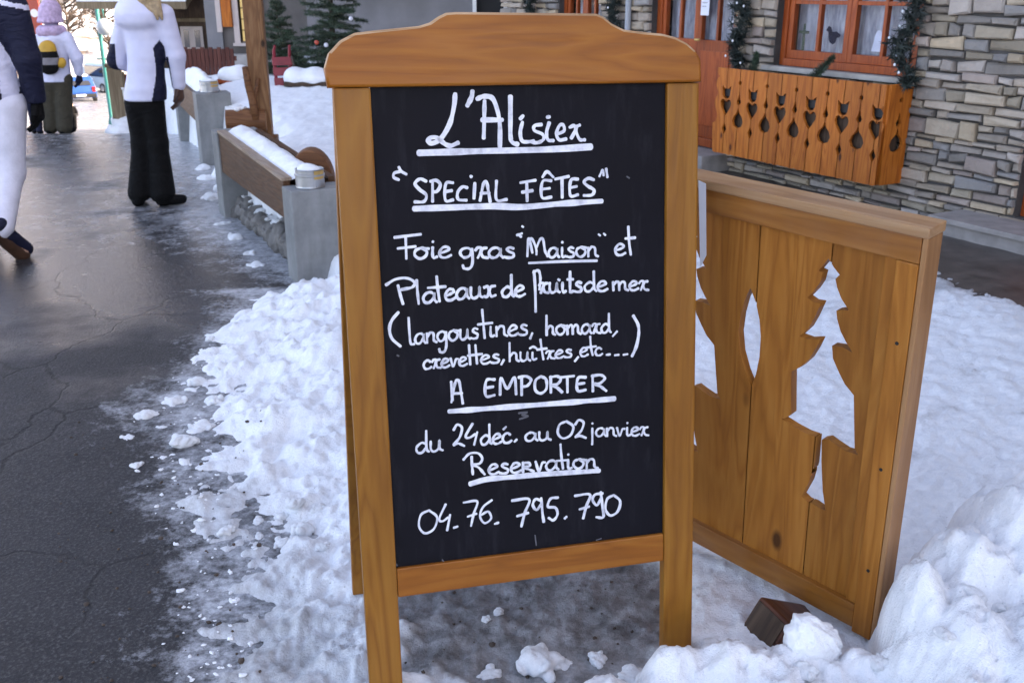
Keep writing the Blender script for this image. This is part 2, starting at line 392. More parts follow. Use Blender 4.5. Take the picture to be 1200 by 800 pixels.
t = NT('glass_dark'); t.b.inputs['Base Color'].default_value = (.025, .026, .030, 1); t.rough(.06); t.b.inputs['Specular IOR Level'].default_value = .8; M['glass'] = t.m
t = NT('window_glass'); t.b.inputs['Transmission Weight'].default_value = 1.0; t.b.inputs['Base Color'].default_value = (.93, .95, .96, 1); t.rough(.02); t.b.inputs['IOR'].default_value = 1.08; M['clear'] = t.m
t = NT('net_curtain'); co = t.coord(); f = t.noise(t.coord((14, 14, 3)), 3, 5); t.color(t.ramp(f, [(.3, (.26, .26, .31)), (.7, (.55, .55, .60))])); t.rough(.9); M['curtain'] = t.m
t = NT('lit_curtain'); t.b.inputs['Base Color'].default_value = (.55, .45, .22, 1); t.b.inputs['Emission Color'].default_value = (1, .78, .32, 1); t.b.inputs['Emission Strength'].default_value = .07; M['lit'] = t.m
M['needles'] = plain('fir_needles', (.028, .052, .028), .6, .5, 7)
M['garland'] = plain('garland_needles', (.016, .026, .022), .6, .5, 9)
M['bark'] = plain('bark', (.07, .05, .038), .9, .35, 14)
M['bulb'] = plain('clear_bulb', (.75, .78, .82), .2, .05)
M['tin'] = plain('galvanised_tin', (.42, .43, .44), .38, .15, 12, metal=.85)
M['brass'] = plain('brass_plate', (.62, .40, .14), .35, .15, 12, metal=.7)
M['navy'] = plain('navy_fabric', (.012, .014, .035), .75, .3, 14, bump=.2)
M['black_fabric'] = plain('black_fabric', (.006, .006, .007), .8, .3, 14, bump=.2)
M['lav'] = plain('pale_lavender_fabric', (.60, .61, .78), .6, .05, 8)
M['white_fabric'] = plain('white_ski_fabric', (.66, .68, .80), .65, .05, 7)
t = NT('pale_quilted_fabric'); co = t.coord((1, 1, 1)); n_ = t.noise(co, 9, 4); wv = t.n('ShaderNodeTexWave'); wv.bands_direction = 'Z'; wv.inputs['Scale'].default_value = 4.2; wv.inputs['Distortion'].default_value = 1.2; wv.inputs['Detail Scale'].default_value = 2.5; t.l(co, wv.inputs['Vector']); t.color(t.ramp(n_, [(.3, (.58, .59, .76)), (.7, (.66, .67, .83))])); t.rough(.6); t.bump(t.math('ADD', t.math('MULTIPLY', wv.outputs['Fac'], .5), n_), .3, .012); M['quilt'] = t.m
M['pink_knit'] = plain('pink_lilac_knit', (.48, .36, .52), .9, .25, 30, bump=.6)
M['olive'] = plain('olive_fabric', (.055, .048, .034), .8, .25, 10)
M['yellow'] = plain('yellow_fabric', (.50, .28, .025), .6, .2, 10)
M['grey_fab'] = plain('grey_fabric', (.20, .19, .21), .7, .25, 10)
M['skin'] = plain('skin', (.50, .30, .22), .5, .08, 10)
M['blond'] = plain('blond_hair', (.36, .25, .14), .55, .4, 40, bump=.5)
M['brown_hair'] = plain('brown_hair', (.06, .035, .02), .55, .3, 40)
M['brown_leather'] = plain('brown_leather', (.055, .025, .014), .5, .3, 12)
M['sole'] = plain('shoe_sole', (.035, .022, .016), .7, .3, 12)
M['teal'] = plain('teal_paint', (.012, .17, .16), .4, .12, 5)
M['globe'] = plain('frosted_globe', (.40, .45, .47), .25, .05, 4)
M['red_paint'] = plain('red_panel', (.42, .065, .035), .5, .15, 4)
M['white_paint'] = plain('white_paint', (.78, .77, .74), .5, .06, 5)
M['red_sled'] = plain('red_sled_paint', (.22, .012, .022), .45, .25, 6)
M['bauble_r'] = plain('red_bauble', (.45, .06, .03), .25, .1); M['bauble_w'] = plain('white_bauble', (.65, .65, .7), .25, .1)
M['blue_car'] = plain('blue_car_paint', (.012, .065, .24), .25, .1, 2); M['silver_car'] = plain('silver_car_paint', (.42, .50, .53), .3, .08, 2)
M['rubber'] = plain('rubber', (.012, .012, .012), .8, .2); M['pipe'] = plain('grey_pipe', (.32, .34, .37), .5, .1)
M['lamp_r'] = plain('red_lamp_glass', (.35, .01, .01), .2, .05)
M['paper'] = plain('white_paper', (.68, .69, .76), .8, .05)
M['branch'] = plain('bare_branch', (.05, .036, .028), .9, .3, 6)
M['rubble'] = plain('rubble_stone', (.15, .14, .13), .85, .4, 10, bump=.5)
M['lamp_w'] = M['bulb']
M['black_fabric'] = cloth('black_fabric_folds', (.0035, .0035, .004), .85); M['white_fabric'] = cloth('white_ski_fabric_folds', (.64, .65, .76), .7, .13)
M['lav'] = cloth('pale_jacket_fabric', (.60, .61, .77), .65, .35); M['navy'] = cloth('navy_jacket_fabric', (.010, .012, .032), .7); M['olive'] = cloth('olive_trouser_fabric', (.05, .044, .031), .8)
# ------------------------------------------------------------------ ground, road, snow, hill
FO = np.array([2.935, 6.38]); FE = np.array([-.475, .88]); FN = np.array([-.88, -.475])       # house front: a point, along it, out of it
PA = (-1.18, 5.2); PANG = .4747                                                                 # planter row: near corner, its heading
def prof(Y): return np.interp(Y, [-40, 0, 3, 7, 11.3, 13.5, 37, 60, 75, 400], [0, -.06, -.08, -.10, -.125, -.39, -3.5, -4.8, -5.2, -5.2])
def road_r(Y): return np.interp(Y, [-40, 5, 12, 20, 40, 60, 76], [9, 6, -3.6, -6.6, -14, -21, -26])
def road_l(Y): return np.interp(Y, [-40, 8, 12, 20, 40, 60, 76], [-6.5, -6.5, -8.5, -14.5, -26, -36, -44])
def grid_mesh(name, X, Y, Z, attr=None, keep=None):
    ny, nx = X.shape; me = bpy.data.meshes.new(name)
    ii = (np.arange(ny-1)[:, None]*nx+np.arange(nx-1)[None, :])
    q = np.stack([ii, ii+1, ii+nx+1, ii+nx], -1).reshape(-1, 4)
    if keep is not None:
        q = q[keep.ravel()[q].any(1)]
    me.from_pydata(np.stack([X, Y, Z], -1).reshape(-1, 3).tolist(), [], q.tolist()); me.update()
    if attr:
        for k, v in attr.items():
            a = me.attributes.new(k, 'FLOAT', 'POINT'); a.data.foreach_set('value', v.ravel().astype(np.float32))
    return me

# outline of the snow bank along the road, read from the photograph onto the road surface
ep = [(335, 318), (290, 345), (245, 392), (232, 430), (196, 470), (205, 520), (203, 590), (228, 655), (222, 720), (232, 800), (250, 900)]
eg = sorted([(p.y, p.x) for p in (G(a, b, -.085) for a, b in ep)])
eY = np.array([g[0] for g in eg]); eX = np.array([g[1] for g in eg])
def snow_edge(Y): return np.where(Y < 5.15, np.interp(Y, eY, eX), -1.18-.513*(Y-5.2)+.16+.36*sstep(7.0, 7.5, Y))

yy = np.concatenate([np.linspace(-30, 1, 12), np.linspace(1.2, 14, 150), np.linspace(14.5, 76, 80)])
uu = np.linspace(0, 1, 130)
Yr = np.repeat(yy[:, None], len(uu), 1); Xr = road_l(Yr)+(road_r(Yr)-road_l(Yr))*uu[None, :]
sl_near = np.exp(-np.clip(snow_edge(Yr)-Xr, 0, 9)/np.where(Yr > 5, .34, .22))*(Yr < 12)*np.where(Yr > 5, .95, .68)
sl_sheen_far = sstep(4.0, 7.0, Yr)*.43+sstep(9, 13, Yr)*.22+.25*np.exp(-((Xr+1.55)**2/.03+(Yr-3.45)**2/.12))  # far slush tone also paints the road's pale wet sheen
road = link('road', grid_mesh('road', Xr, Yr, prof(Yr), {'slush': np.clip(sl_near+sl_sheen_far, 0, 1)}), M['asphalt'], smooth=True); tag(road, kind='structure')

gy = np.concatenate([np.linspace(-60, 0, 10), np.linspace(1, 24, 47), np.linspace(25, 76, 40)]); gx = np.concatenate([np.linspace(-160, -45, 8), np.linspace(-44, 12, 113), np.linspace(14, 120, 8)])
Xg, Yg = np.meshgrid(gx, gy)
right = sstep(0.0, 1.6, Xg-road_r(Yg))*(1-sstep(24, 32, Yg))
Zg = (prof(Yg)-.10)*(1-right)+(-.17)*right
side = sstep(1.0, 5.0, np.maximum(Xg-road_r(Yg)-1, road_l(Yg)-Xg))*sstep(26, 36, Yg)
Zg = Zg+side*(.8+1.2*fbm(Xg*.2, Yg*.2))
gr = link('ground', grid_mesh('ground', Xg, Yg, Zg), M['clean_snow'], smooth=True); tag(gr, kind='structure')

hy = np.concatenate([np.linspace(75.5, 150, 100), np.linspace(153, 420, 60)]); hx = np.linspace(-260, 160, 211)
Xh, Yh = np.meshgrid(hx, hy)
Zh = -5.32+np.clip(Yh-75.5, 0, None)*.42*(.85+.3*fbm(Xh*.02, Yh*.02))+(fbm(Xh*.10, Yh*.18, 5)-.5)*4.5*sstep(75.5, 82, Yh)
hill = link('snowy_hillside', grid_mesh('snowy_hillside', Xh, Yh, Zh), M['hill_snow'], smooth=True); tag(hill, kind='structure')

# the snow field: bank by the road, trodden snow round the signs, ploughed heap, terrace
ny, nx = 460, 520
ys = 1.15*(14.6/1.15)**np.linspace(0, 1, ny); us = np.linspace(-.80, .92, nx)
Ys = np.repeat(ys[:, None], nx, 1); Xs = Ys*us[None, :]
def snow_height(X, Y):
    n1 = fbm(X*3.1, Y*3.1, 4); n2 = fbm(X*11+3, Y*11+8, 4, .55); n3 = fbm(X*34, Y*34, 3, .6)
    bil = 1-np.abs(2*fbm(X*7.5+20, Y*7.5+4, 3)-1)
    near = Y < 5.15
    cov = np.where(near, (X-snow_edge(Y))/.50+(n1-.5)*1.15+(n2-.5)*.7+(n3-.5)*.25+.42, (X-snow_edge(Y))/np.where((Y > 7.1) & (Y < 9.0), .45, .08)+np.where((Y > 7.1) & (Y < 9.0), (n1-.5)*1.2+.3, 0))
    df = (X-FO[0])*FN[0]+(Y-FO[1])*FN[1]
    cov = np.minimum(cov, (df-.90)/.22+(n2-.5)*1.5)
    top = .0+.035*(n1-.5)+.026*(n2-.5)+.020*(n3-.5)+.018*(bil-.7)*sstep(.45, .6, n1)
    # softer, higher bank towards the planter
    top += .09*sstep(2.8, 4.6, Y)*sstep(-.15, .5, X-snow_edge(Y))*(1-sstep(.2, 1.2, X))
    wl = 1-sstep(-.9, .8, X)
    top += .27*sstep(5.1, 6.5, Y+.45*X+.5)*wl*(Y > 4.9)
    top += .20*sstep(7.5, 10.5, Y)*wl*sstep(-4.2, -2.5, X)
    # wet patch under the board
    e = ((X-.06)/.40)**2+((Y-2.12)/.34)**2+(n1-.5)*1.1+(n2-.5)*.9
    bare = 1-sstep(.55, 1.25, e)
    top -= .03*bare+.025*(n2-.5)*bare
    # ploughed heap in the right foreground
    hp = np.zeros_like(X); wx = X+.05*(n1-.5)+.035*(n2-.5); wy = Y+.05*(n2-.5)
    for (cx, cy, rx, ry, h) in ((1.22, 1.80, .40, .36, .20), (1.24, 1.95, .26, .26, .41), (.985, 1.88, .12, .15, .30), (.872, 1.80, .066, .09, .285), (1.55, 2.08, .36, .36, .47), (1.08, 1.66, .30, .22, .235), (.90, 1.70, .14, .13, .17),
                                (.755, 1.735, .10, .085, .115), (.60, 1.735, .13, .085, .125), (.47, 1.765, .10, .075, .105), (.36, 1.76, .09, .07, .075), (.22, 1.70, .12, .08, .05), (1.35, 1.55, .3, .25, .26), (.62, 1.58, .25, .12, .12), (.90, 1.50, .25, .15, .15)):
        hp += (h*np.sqrt(np.clip(1-((wx-cx)/rx)**2-((wy-cy)/ry)**2, 0, 1)))**3.2
    heap = hp**(1/3.2); hm = sstep(.015, .06, heap)
    top += heap+hm*(.05*(n2-.5)+.022*(n3-.5)+.035*(bil-.75)+.04*(n1-.5))
    c = np.where(near, sstep(-.05, 2.1, cov), sstep(0, 1, cov))
    z = prof(Y)-.035+c*(top+.035-prof(Y))
    dirt = .62*(1-sstep(.0, .75, cov))*near
    dirt += .42*(1-sstep(.12, .55, X-snow_edge(Y)))*(1-sstep(2.75, 3.3, Y))
    dirt += .22*np.exp(-(((X+.45)/.4)**2+((Y-1.9)/.4)**2))
    dirt = np.maximum(dirt, bare*.86)
    streak = fbm(X*2.2+Y*1.1, Y*7-X*2.5, 4)
    dirt += .30*sstep(.52, .75, streak)*sstep(.9, 1.5, X)*(1-hm)+.10*sstep(1.0, 1.6, X)*(1-hm)
    dirt += .35*(1-sstep(.9, 1.7, df))*(X > .5)
    dirt += .32*np.exp(-(((X-.75)/.35)**2+((Y-2.35)/.3)**2))*(1-hm)
    return z, np.clip(dirt*(1-.85*hm), 0, 1), cov
Zs, dirt, cov = snow_height(Xs, Ys)
snow = link('snow', grid_mesh('snow', Xs, Ys, Zs, {'dirt': dirt}, keep=(cov > -.35)), M['snow'], smooth=True); tag(snow, kind='structure')
def snow_z(x, y):
    return float(snow_height(np.array([[x]]), np.array([[y]]))[0][0, 0])

# wet paving in front of the house
P = lambda s, d: (FO[0]+FE[0]*s+FN[0]*d, FO[1]+FE[1]*s+FN[1]*d)
ss, dd = np.meshgrid(np.linspace(-6, 6.3, 90), np.linspace(-.05, 1.5, 22))
pv = link('paving', grid_mesh('paving', FO[0]+FE[0]*ss+FN[0]*dd, FO[1]+FE[1]*ss+FN[1]*dd, -.022+.02*(fbm(ss*9, dd*9)-.5)), M['paving'], smooth=True); tag(pv, kind='structure')

# lumps of snow
def lump(r, seed, flat=.7, res=None):
    rg = np.random.default_rng(seed); pr = [('e', (0, 0, r*flat*.45), (r*.8, r*.7, r*flat*.75))]
    for i in range(12):
        a = rg.uniform(0, 6.28); q = rg.uniform(.35, .85)*r
        pr.append(('e', (math.cos(a)*q, math.sin(a)*q, rg.uniform(.2, .95)*r*flat), tuple(rg.uniform(.16, .42, 3)*r), tuple(rg.uniform(-1, 1, 3))))
    me = sdf_mesh('snow_lump', pr, res or r/15, r*.07)
    co = np.empty(len(me.vertices)*3); me.vertices.foreach_get('co', co); co = co.reshape(-1, 3); nr = np.empty(len(me.vertices)*3); me.vertices.foreach_get('normal', nr); nr = nr.reshape(-1, 3)
    w = fbm(co[:,0]*3.1/r+co[:,2]*2.3/r+seed*5, co[:,1]*3.1/r+co[:,2]*1.7/r+9, 4, .6)-.5
    me.vertices.foreach_set('co', (co+nr*(w*.16*r)[:, None]).ravel()); me.update(); return me
lumps = [lump(1.0, k, .62+.1*(k % 3)) for k in range(5)]
def chunk(px, py, w, k, label, group=None, sink=.25, zz=None):
    p = G(px, py, 0)
    for _ in range(3):
        z = max(snow_z(p.x, p.y), float(prof(p.y))) if zz is None else zz; p = G(px, py, z)
    o = link('snow_chunk', lumps[k], M['clean_snow'], smooth=True); s = w/2/1.12
    o.location = (p.x, p.y, z-s*sink*.6); o.scale = (s, s, s*(.8+.1*(k % 3))); o.rotation_euler = (0, 0, k*1.7+px*.1)
    return tag(o, label, 'snow lump', group)
chunk(631, 779, .125, 1, 'largest white snow lump on the wet patch under the chalkboard')
chunk(660, 779, .060, 3, 'crumbled snow lump touching the right side of the big lump under the chalkboard', sink=.4)
chunk(584, 718, .040, 0, 'round snowball upper right of a pair under the chalkboard', sink=.1)
chunk(569, 727, .030, 2, 'small snowball lower left of a pair under the chalkboard', sink=.1)
chunk(214, 520, .115, 4, 'biggest clean snow lump lying on the road edge left of the chalkboard')
chunk(265, 622, .062, 0, 'snow lump alone on the slush, left end of the row beside the chalkboard')
chunk(172, 486, .11, 2, 'flat snow patch lying furthest out on the asphalt', sink=1.0)
for i, (a, b, w) in enumerate([(303, 610, .05), (330, 606, .055), (356, 622, .085), (331, 636, .07), (375, 597, .06), (304, 628, .04), (262, 430, .09), (246, 398, .06), (378, 640, .05), (345, 590, .07)]):
    chunk(a, b, w, i % 5, 'small white snow lump in the churned snow left of the chalkboard', 'small snow lumps left of the chalkboard', sink=.45)
for i, (a, b, w) in enumerate([(880, 772, .09), (575, 790, .07), (700, 772, .06), (838, 762, .10), (740, 792, .08)]):
    chunk(a, b, w, (i+2) % 5, 'snow lump along the front of the ploughed heap below the boards', 'snow lumps along the front of the heap', sink=.5)
for i, (a, b, w) in enumerate([(1140, 690, .05), (1105, 745, .045), (1170, 715, .04), (1030, 778, .05), (945, 788, .05)]):
    p = G(a, b, .2)
    for _ in range(12): z_ = snow_z(p.x, p.y); p = G(a, b, .5*z_+.5*p.z)
    o = link('snow_chunk', lumps[i % 5], M['clean_snow'], smooth=True); s = w/2; o.location = (p.x, p.y, snow_z(p.x, p.y)-s*.05); o.scale = (s, s, s*.9); o.rotation_euler = (.2, .3, i*1.3)
    tag(o, 'snow clod lying on the ploughed snow heap in the right foreground', 'snow lump', 'snow clods on the ploughed heap')
for i, (a, b, w) in enumerate([(205, 470, .12), (232, 448, .10), (150, 512, .07), (160, 545, .06), (190, 500, .05), (236, 500, .12), (250, 470, .10)]):
    chunk(a, b, w, (i+1) % 5, 'flat broken plate of snow at the edge of the asphalt left of the chalkboard', 'flat snow plates at the asphalt edge', sink=.75)
# crumbs: too many to count
cr = MB(); rg = np.random.default_rng(5)
crm_ = [lump(1.0, 60+k, .7, .22) for k in range(3)]
cv_ = [([v.co.copy() for v in m.vertices], [list(p.vertices) for p in m.polygons]) for m in crm_]
for i in range(150):
    py = rg.uniform(400, 800); edge = np.interp(py, [b for a, b in ep], [a for a, b in ep]); px = edge+rg.normal(22, 26)
    if px > 370: continue
    p = G(px, py, -.08); z = max(snow_z(p.x, p.y), float(prof(p.y))); r = min(.012, abs(rg.normal(0, .0048))+.0018); V, Fc = cv_[i % 3]; a = rg.uniform(0, 6.28); sx, sy = r*rg.uniform(.7, 1.5), r*rg.uniform(.6, 1.1)
    cr.add([(p.x+sx*v.x*math.cos(a)-sy*v.y*math.sin(a), p.y+sx*v.x*math.sin(a)+sy*v.y*math.cos(a), z+r*(v.z*.7-.15)) for v in V], Fc)
o = cr.build('snow_crumbs', M['clean_snow'], smooth=True); tag(o, 'loose crumbs of snow scattered where the bank meets the asphalt', 'snow crumbs', kind='stuff')
gv = MB()
for i in range(260):
    px, py = rg.uniform(60, 770), rg.uniform(480, 800)
    if px > 330 and not 470 < px < 770: continue
    p = G(px, py, -.06); z = max(snow_z(p.x, p.y), float(prof(p.y))); r = abs(rg.normal(0, .003))+.0015
    bm = bmesh.new(); bmesh.ops.create_icosphere(bm, subdivisions=1, radius=r)
    gv.add([(p.x+v.co.x*rg.uniform(.6, 1.4), p.y+v.co.y*rg.uniform(.6, 1.4), z+r*.3+v.co.z*.7) for v in bm.verts], [[v.index for v in f.verts] for f in bm.faces]); bm.free()
o = gv.build('grit', M['bark']); tag(o, 'fine dark grit lying on the asphalt and slush', 'grit', kind='stuff')
# ------------------------------------------------------------------ the chalkboard sign
SL, SA = Vector((.0577, 1.8349, 0)), (-.1395, .0092, .2523)
HW, SW, ZB, ZR, ZT = .3054, .0713, .2213, .2871, 1.2796
sign = empty('chalkboard_sign', SL, SA, 'large varnished wooden A frame chalkboard with white handwriting, standing in snow', 'chalkboard sign')
SM = Matrix.Translation(SL) @ Euler(SA).to_matrix().to_4x4(); SMI = SM.inverted()
def onboard(px, py):
    o = SMI @ CAM; d = SMI.to_3x3() @ ray(px, py); q = o + d * (-o.y / d.y); return (q.x, q.z)
HB = HW+SW
# uprights: front face at y=0, thickness 28 mm
for sx in (-1, 1):
    mb = MB(); x0, x1 = sorted((sx*HW, sx*HB)); mb.box(x0, x1, -.001, .028, -.03, ZT-.001, bev=.004); mb.build('upright', M['sign_v'], sign)
mb = MB(); mb.box(-HW+.0005, HW-.0005, .001, .026, ZB, ZR, bev=.003); mb.build('bottom_rail', M['sign_h'], sign)
# header with the shaped top, outline from the photograph
hp = [(384, 99), (380, 80), (385, 62), (398, 48), (415, 39), (440, 36), (470, 33), (490, 31), (503, 27), (513, 20), (522, 15.5), (534, 14.5), (570, 15), (620, 15.5), (660, 16), (698, 16.5), (706, 20), (716, 28), (730, 35), (752, 38), (775, 40), (790, 44), (804, 51), (814, 60), (820, 71), (820.5, 97)]
hpts = [onboard(a, b) for a, b in hp]
zb = ZT
hpts[0] = (hpts[0][0], zb); hpts[-1] = (hpts[-1][0], zb)
hpts = [(x, max(z, zb)) for x, z in hpts]
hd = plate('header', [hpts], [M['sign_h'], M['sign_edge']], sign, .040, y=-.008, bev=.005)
for p in hd.data.polygons: p.material_index = 1 if p.normal.z > .25 and p.center.z > ZT+.02 else 0  # paler wood on the header's upward-facing top edge
mb = MB(); mb.box(-HW+.0005, HW-.0005, .009, .016, ZR-.008, ZT+.012)
slate = mb.build('slate_board', M['slate'], sign)
# prop frame behind, hinged under the header
back = .45
pf = empty('t', (0, 0, 0)); bpy.data.objects.remove(pf)
Mloc = SMI
def bpt(x, t, d=0):      # t 0 top, 1 foot, on the back frame plane in world, then local
    topw = SM @ Vector((x, .036, ZT+.01)); footw = SM @ Vector((x, 0, 0)) + Vector((-.243, .97, 0))*back; footw.z = -.01
    return topw.lerp(footw, t)
for sx in (-1, 1):
    xa = sx*(HB-.036); a = bpt(xa, 0); b = bpt(xa, 1); ax = (b-a).normalized(); X = (SM.to_3x3() @ Vector((1, 0, 0))).normalized(); Yv = ax.cross(X).normalized()
    F = Matrix((X, Yv, -ax)).transposed().to_4x4(); F.translation = b; L = (b-a).length
    mb = MB(); mb.box(-.034, .034, -.013, .013, -.02, L, bev=.003, M=SMI @ F); mb.build('back_leg', M['sign_v'], sign)
    if sx == -1:
        mb = MB(); mb.box(.036, 2*(HB-.036)-.036, -.011, .011, .22, .28, bev=.003, M=SMI @ F); mb.build('back_rail', M['sign_h'], sign)
        mb = MB(); mb.box(.036, 2*(HB-.036)-.036, -.004, .004, .27, L-.02, M=SMI @ F); mb.build('back_panel', M['dark_wood'], sign)
for sx in (-1, 1):
    mb = MB(); mb.box(sx*.22-.025, sx*.22+.025, .0285, .0335, ZT-.03, ZT+.03); mb.tube([(sx*.22-.027, .036, ZT), (sx*.22+.027, .036, ZT)], .005); mb.build('hinge', M['brass'], sign)

# ---- handwriting: strokes in glyph boxes, drawn as chalk ribbons on the slate
GL = {
 'a': ".85,.75 .6,.98 .25,.9 .02,.5 .15,.08 .5,.05 .82,.5 .85,.95 .86,.3 1.05,.02",
 'b': ".1,2 .1,.1 .5,0 .9,.4 .6,.95 .12,.6",
 'c': ".9,.8 .6,1 .2,.85 .02,.45 .25,.05 .7,.02 1.05,.2",
 'd': ".8,.8 .45,.95 .05,.55 .15,.08 .5,.05 .85,.5;.82,2.05 .85,.4 1.05,.03",
 'e': ".05,.42 .5,.55 .88,.75 .7,.98 .35,.95 .05,.5 .2,.08 .6,.0 1.05,.2",
 'g': ".85,.75 .55,.98 .15,.85 .02,.45 .3,.05 .7,.25 .86,.85;.86,.9 .9,-.4 .7,-1.0 .3,-1.0 .2,-.7",
 'h': ".1,2.1 .12,.0;.12,.5 .45,.95 .75,.8 .8,.2 1.05,.0",
 'i': ".4,1 .4,.25 .6,.02 1,.12;.42,1.5 .46,1.58",
 'I': ".4,1 .4,.25 .6,.02 1,.12",
 'j': ".5,1 .5,-.6 .45,-.95;.5,1.55 .56,1.6",
 'l': ".4,2.1 .4,.2 .7,.0 1,.08",
 'm': ".05,.95 .08,.0;.08,.6 .28,.98 .42,.8 .45,.0;.45,.6 .65,.98 .8,.8 .83,.2 1.02,.0",
 'n': ".08,.95 .1,.0;.1,.55 .4,.98 .72,.85 .78,.2 1.05,.0",
 'o': ".5,1 .12,.8 .05,.35 .4,.0 .8,.2 .9,.65 .5,1 .75,.95 1.05,.9",
 'r': ".0,.75 .2,1 .5,.95 .4,.5 .2,.0;.95,.98 .62,.9 .5,.5 .65,.1 1.08,.0",
 'R': ".1,1 .1,0;.1,.95 .6,.9 .65,.6 .15,.5 .5,.3 1,.0",
 's': ".85,.9 .5,1 .25,.8 .5,.58 .85,.4 .8,.08 .4,.0 .02,.08",
 't': ".5,2.1 .5,.25 .62,.0 1,.1;.05,1.3 1,1.3",
 'u': ".08,1 .1,.25 .35,.0 .7,.25 .78,.98 .8,.25 1.05,.02",
 'v': ".05,1 .4,.02 .75,.8 1.05,.85",
 'x': ".05,.9 .35,.95 .45,.5 .3,.05 .05,.1;.95,.95 .6,.9 .48,.5 .65,.05 1,.12",
 'f': ".75,1.9 .5,2.05 .3,1.7 .3,-1.1;.3,.9 .8,1.6 .72,.9",
 # capitals and figures use a unit-high box
 'A': ".1,0 .3,.75 .42,1 .6,.95 .72,.5 .85,-.05;.15,.4 .8,.42", 'C': ".85,.75 .5,.8 .15,.5 .2,.1 .8,.05",
 'S': ".85,.9 .45,1 .12,.8 .4,.55 .85,.3 .7,.02 .1,.0", 'P': ".2,1 .2,0;.0,.95 .5,1 .85,.8 .6,.5 .22,.45",
 'E': ".85,.95 .3,.95 .15,.5 .25,.03 .85,.08;.2,.5 .75,.55", 'L': ".2,1 .2,.05 1,.05", 'F': ".0,.92 1,1;.42,.95 .45,.0;.12,.45 .8,.5",
 'T': ".0,.95 1,1;.5,.97 .52,0", 'M': ".05,0 .12,1 .3,.2;.12,1 .3,.95 .48,.45 .5,.1;.5,.5 .68,.95 .82,.95 .92,.3 1.05,.0", 'O': ".5,1 .1,.75 .1,.2 .5,.0 .9,.25 .88,.8 .5,1",
 'Q': ".1,1 .12,0;.05,.95 .6,1 .9,.8 .6,.5 .2,.45 .6,.3 1,.0",
 'N': ".05,0 .1,1 .45,.35 .85,1 .95,.0",
 '0': ".55,1 .15,.8 .05,.3 .35,.0 .8,.2 .95,.7 .55,1", '2': ".1,.75 .4,1 .8,.85 .6,.4 .1,.05 .5,.12 1,.0",
 '4': ".6,1 .1,.45 .35,.35 .8,.5;.95,.6 .72,.0", '5': ".95,1 .4,.95 .2,.6 .75,.55 .9,.25 .6,.0 .25,.1", '6': ".9,1 .3,.7 .08,.3 .4,.0 .85,.2 .65,.5 .15,.35",
 '7': ".0,.95 1,1 .75,.5 .55,.0;.3,.38 .95,.5", '9': ".7,.9 .3,.95 .1,.7 .4,.5 .75,.75;.75,1 .85,.4 .95,.0", '8': ".9,.95 .3,.9 .12,.7 .45,.5 .75,.75;.75,1 .9,.4 .95,.05 .4,.05",
}
WID = {'m': 1.5, 'M': 1.35, 'i': .55, 'I': .55, 'l': .5, 't': .6, 'j': .6, 'f': .75, 'r': .85, 'c': .8, 'e': .85, 's': .8, 'v': .8, 'T': .9, 'P': .95, 'E': .9, 'L': .85}
def crm(pts, n=7):
    if len(pts) == 2: return [tuple(np.array(pts[0])*(1-t)+np.array(pts[1])*t) for t in np.linspace(0, 1, 5)]
    p = [np.array(x, float) for x in pts]; p = [2*p[0]-p[1]]+p+[2*p[-1]-p[-2]]; out = []
    for i in range(1, len(p)-2):
        for t in np.linspace(0, 1, n, endpoint=False):
            out.append(tuple(.5*((2*p[i])+(-p[i-1]+p[i+1])*t+(2*p[i-1]-5*p[i]+4*p[i+1]-p[i+2])*t*t+(-p[i-1]+3*p[i]-3*p[i+1]+p[i+2])*t**3)))
    return out+[tuple(p[-2])]
def glyph(ch, x0, x1, y0, y1, h0, h1=None, slant=.0):
    h1 = h1 or h0; out = []
    for st in GL[ch].split(';'):
        pts = [tuple(float(q) for q in s.split(',')) for s in st.split()]
        out.append([(x0+(x1-x0)*u+slant*h0*v, y0+(y1-y0)*u-h0*v) for u, v in pts])
    return out
def word(txt, x0, x1, y0, y1, h, gap=.10):
    ws = [WID.get(c, 1) for c in txt]; tot = sum(ws)+gap*(len(txt)-1); x = 0; out = []
    for c, w in zip(txt, ws):
        a = x/tot; b = (x+w)/tot; x += w+gap
        out += glyph(c, x0+(x1-x0)*a, x0+(x1-x0)*b, y0+(y1-y0)*a, y0+(y1-y0)*b, h)
    return out
def z(pts, ox, oy, s): return [(ox+a/s, oy+b/s) for a, b in pts]
sidx = [0]
def ribbon(mb, pts, w, mi=0):
    px = crm(pts); px = [onboard(*p) for p in px]
    k = 1.0/1150*2.1; W = w*k/2*.88; n = len(px); y = .0088-.000006*sidx[0]; sidx[0] += 1
    P = np.array(px); T = np.gradient(P, axis=0); T /= np.linalg.norm(T, axis=1)[:, None]+1e-9; N = np.stack([-T[:, 1], T[:, 0]], 1)
    ww = W*(1+.22*(np.array([vnoise(np.array([i*.35+sidx[0]*3.3]), np.array([sidx[0]*1.7]))[0] for i in range(n)])-.5)*2)
    L = P+N*ww[:, None]; Rr = P-N*ww[:, None]
    v = [(a, y, b) for a, b in L]+[(a, y, b) for a, b in Rr]; f = [(i, n+i, n+i+1, i+1) for i in range(n-1)]
    for end, sgn in ((0, -1), (n-1, 1)):
        c = P[end]; t = T[end]*sgn; nn = N[end]*ww[end]; base = len(v)
        a0 = [(c+nn*math.cos(a)+t*ww[end]*.75*math.sin(a)) for a in np.linspace(0, math.pi, 7)]
        v += [(q[0], y, q[1]) for q in a0]; f.append(tuple(range(base, base+7)))
    mb.add(v, f, mi)
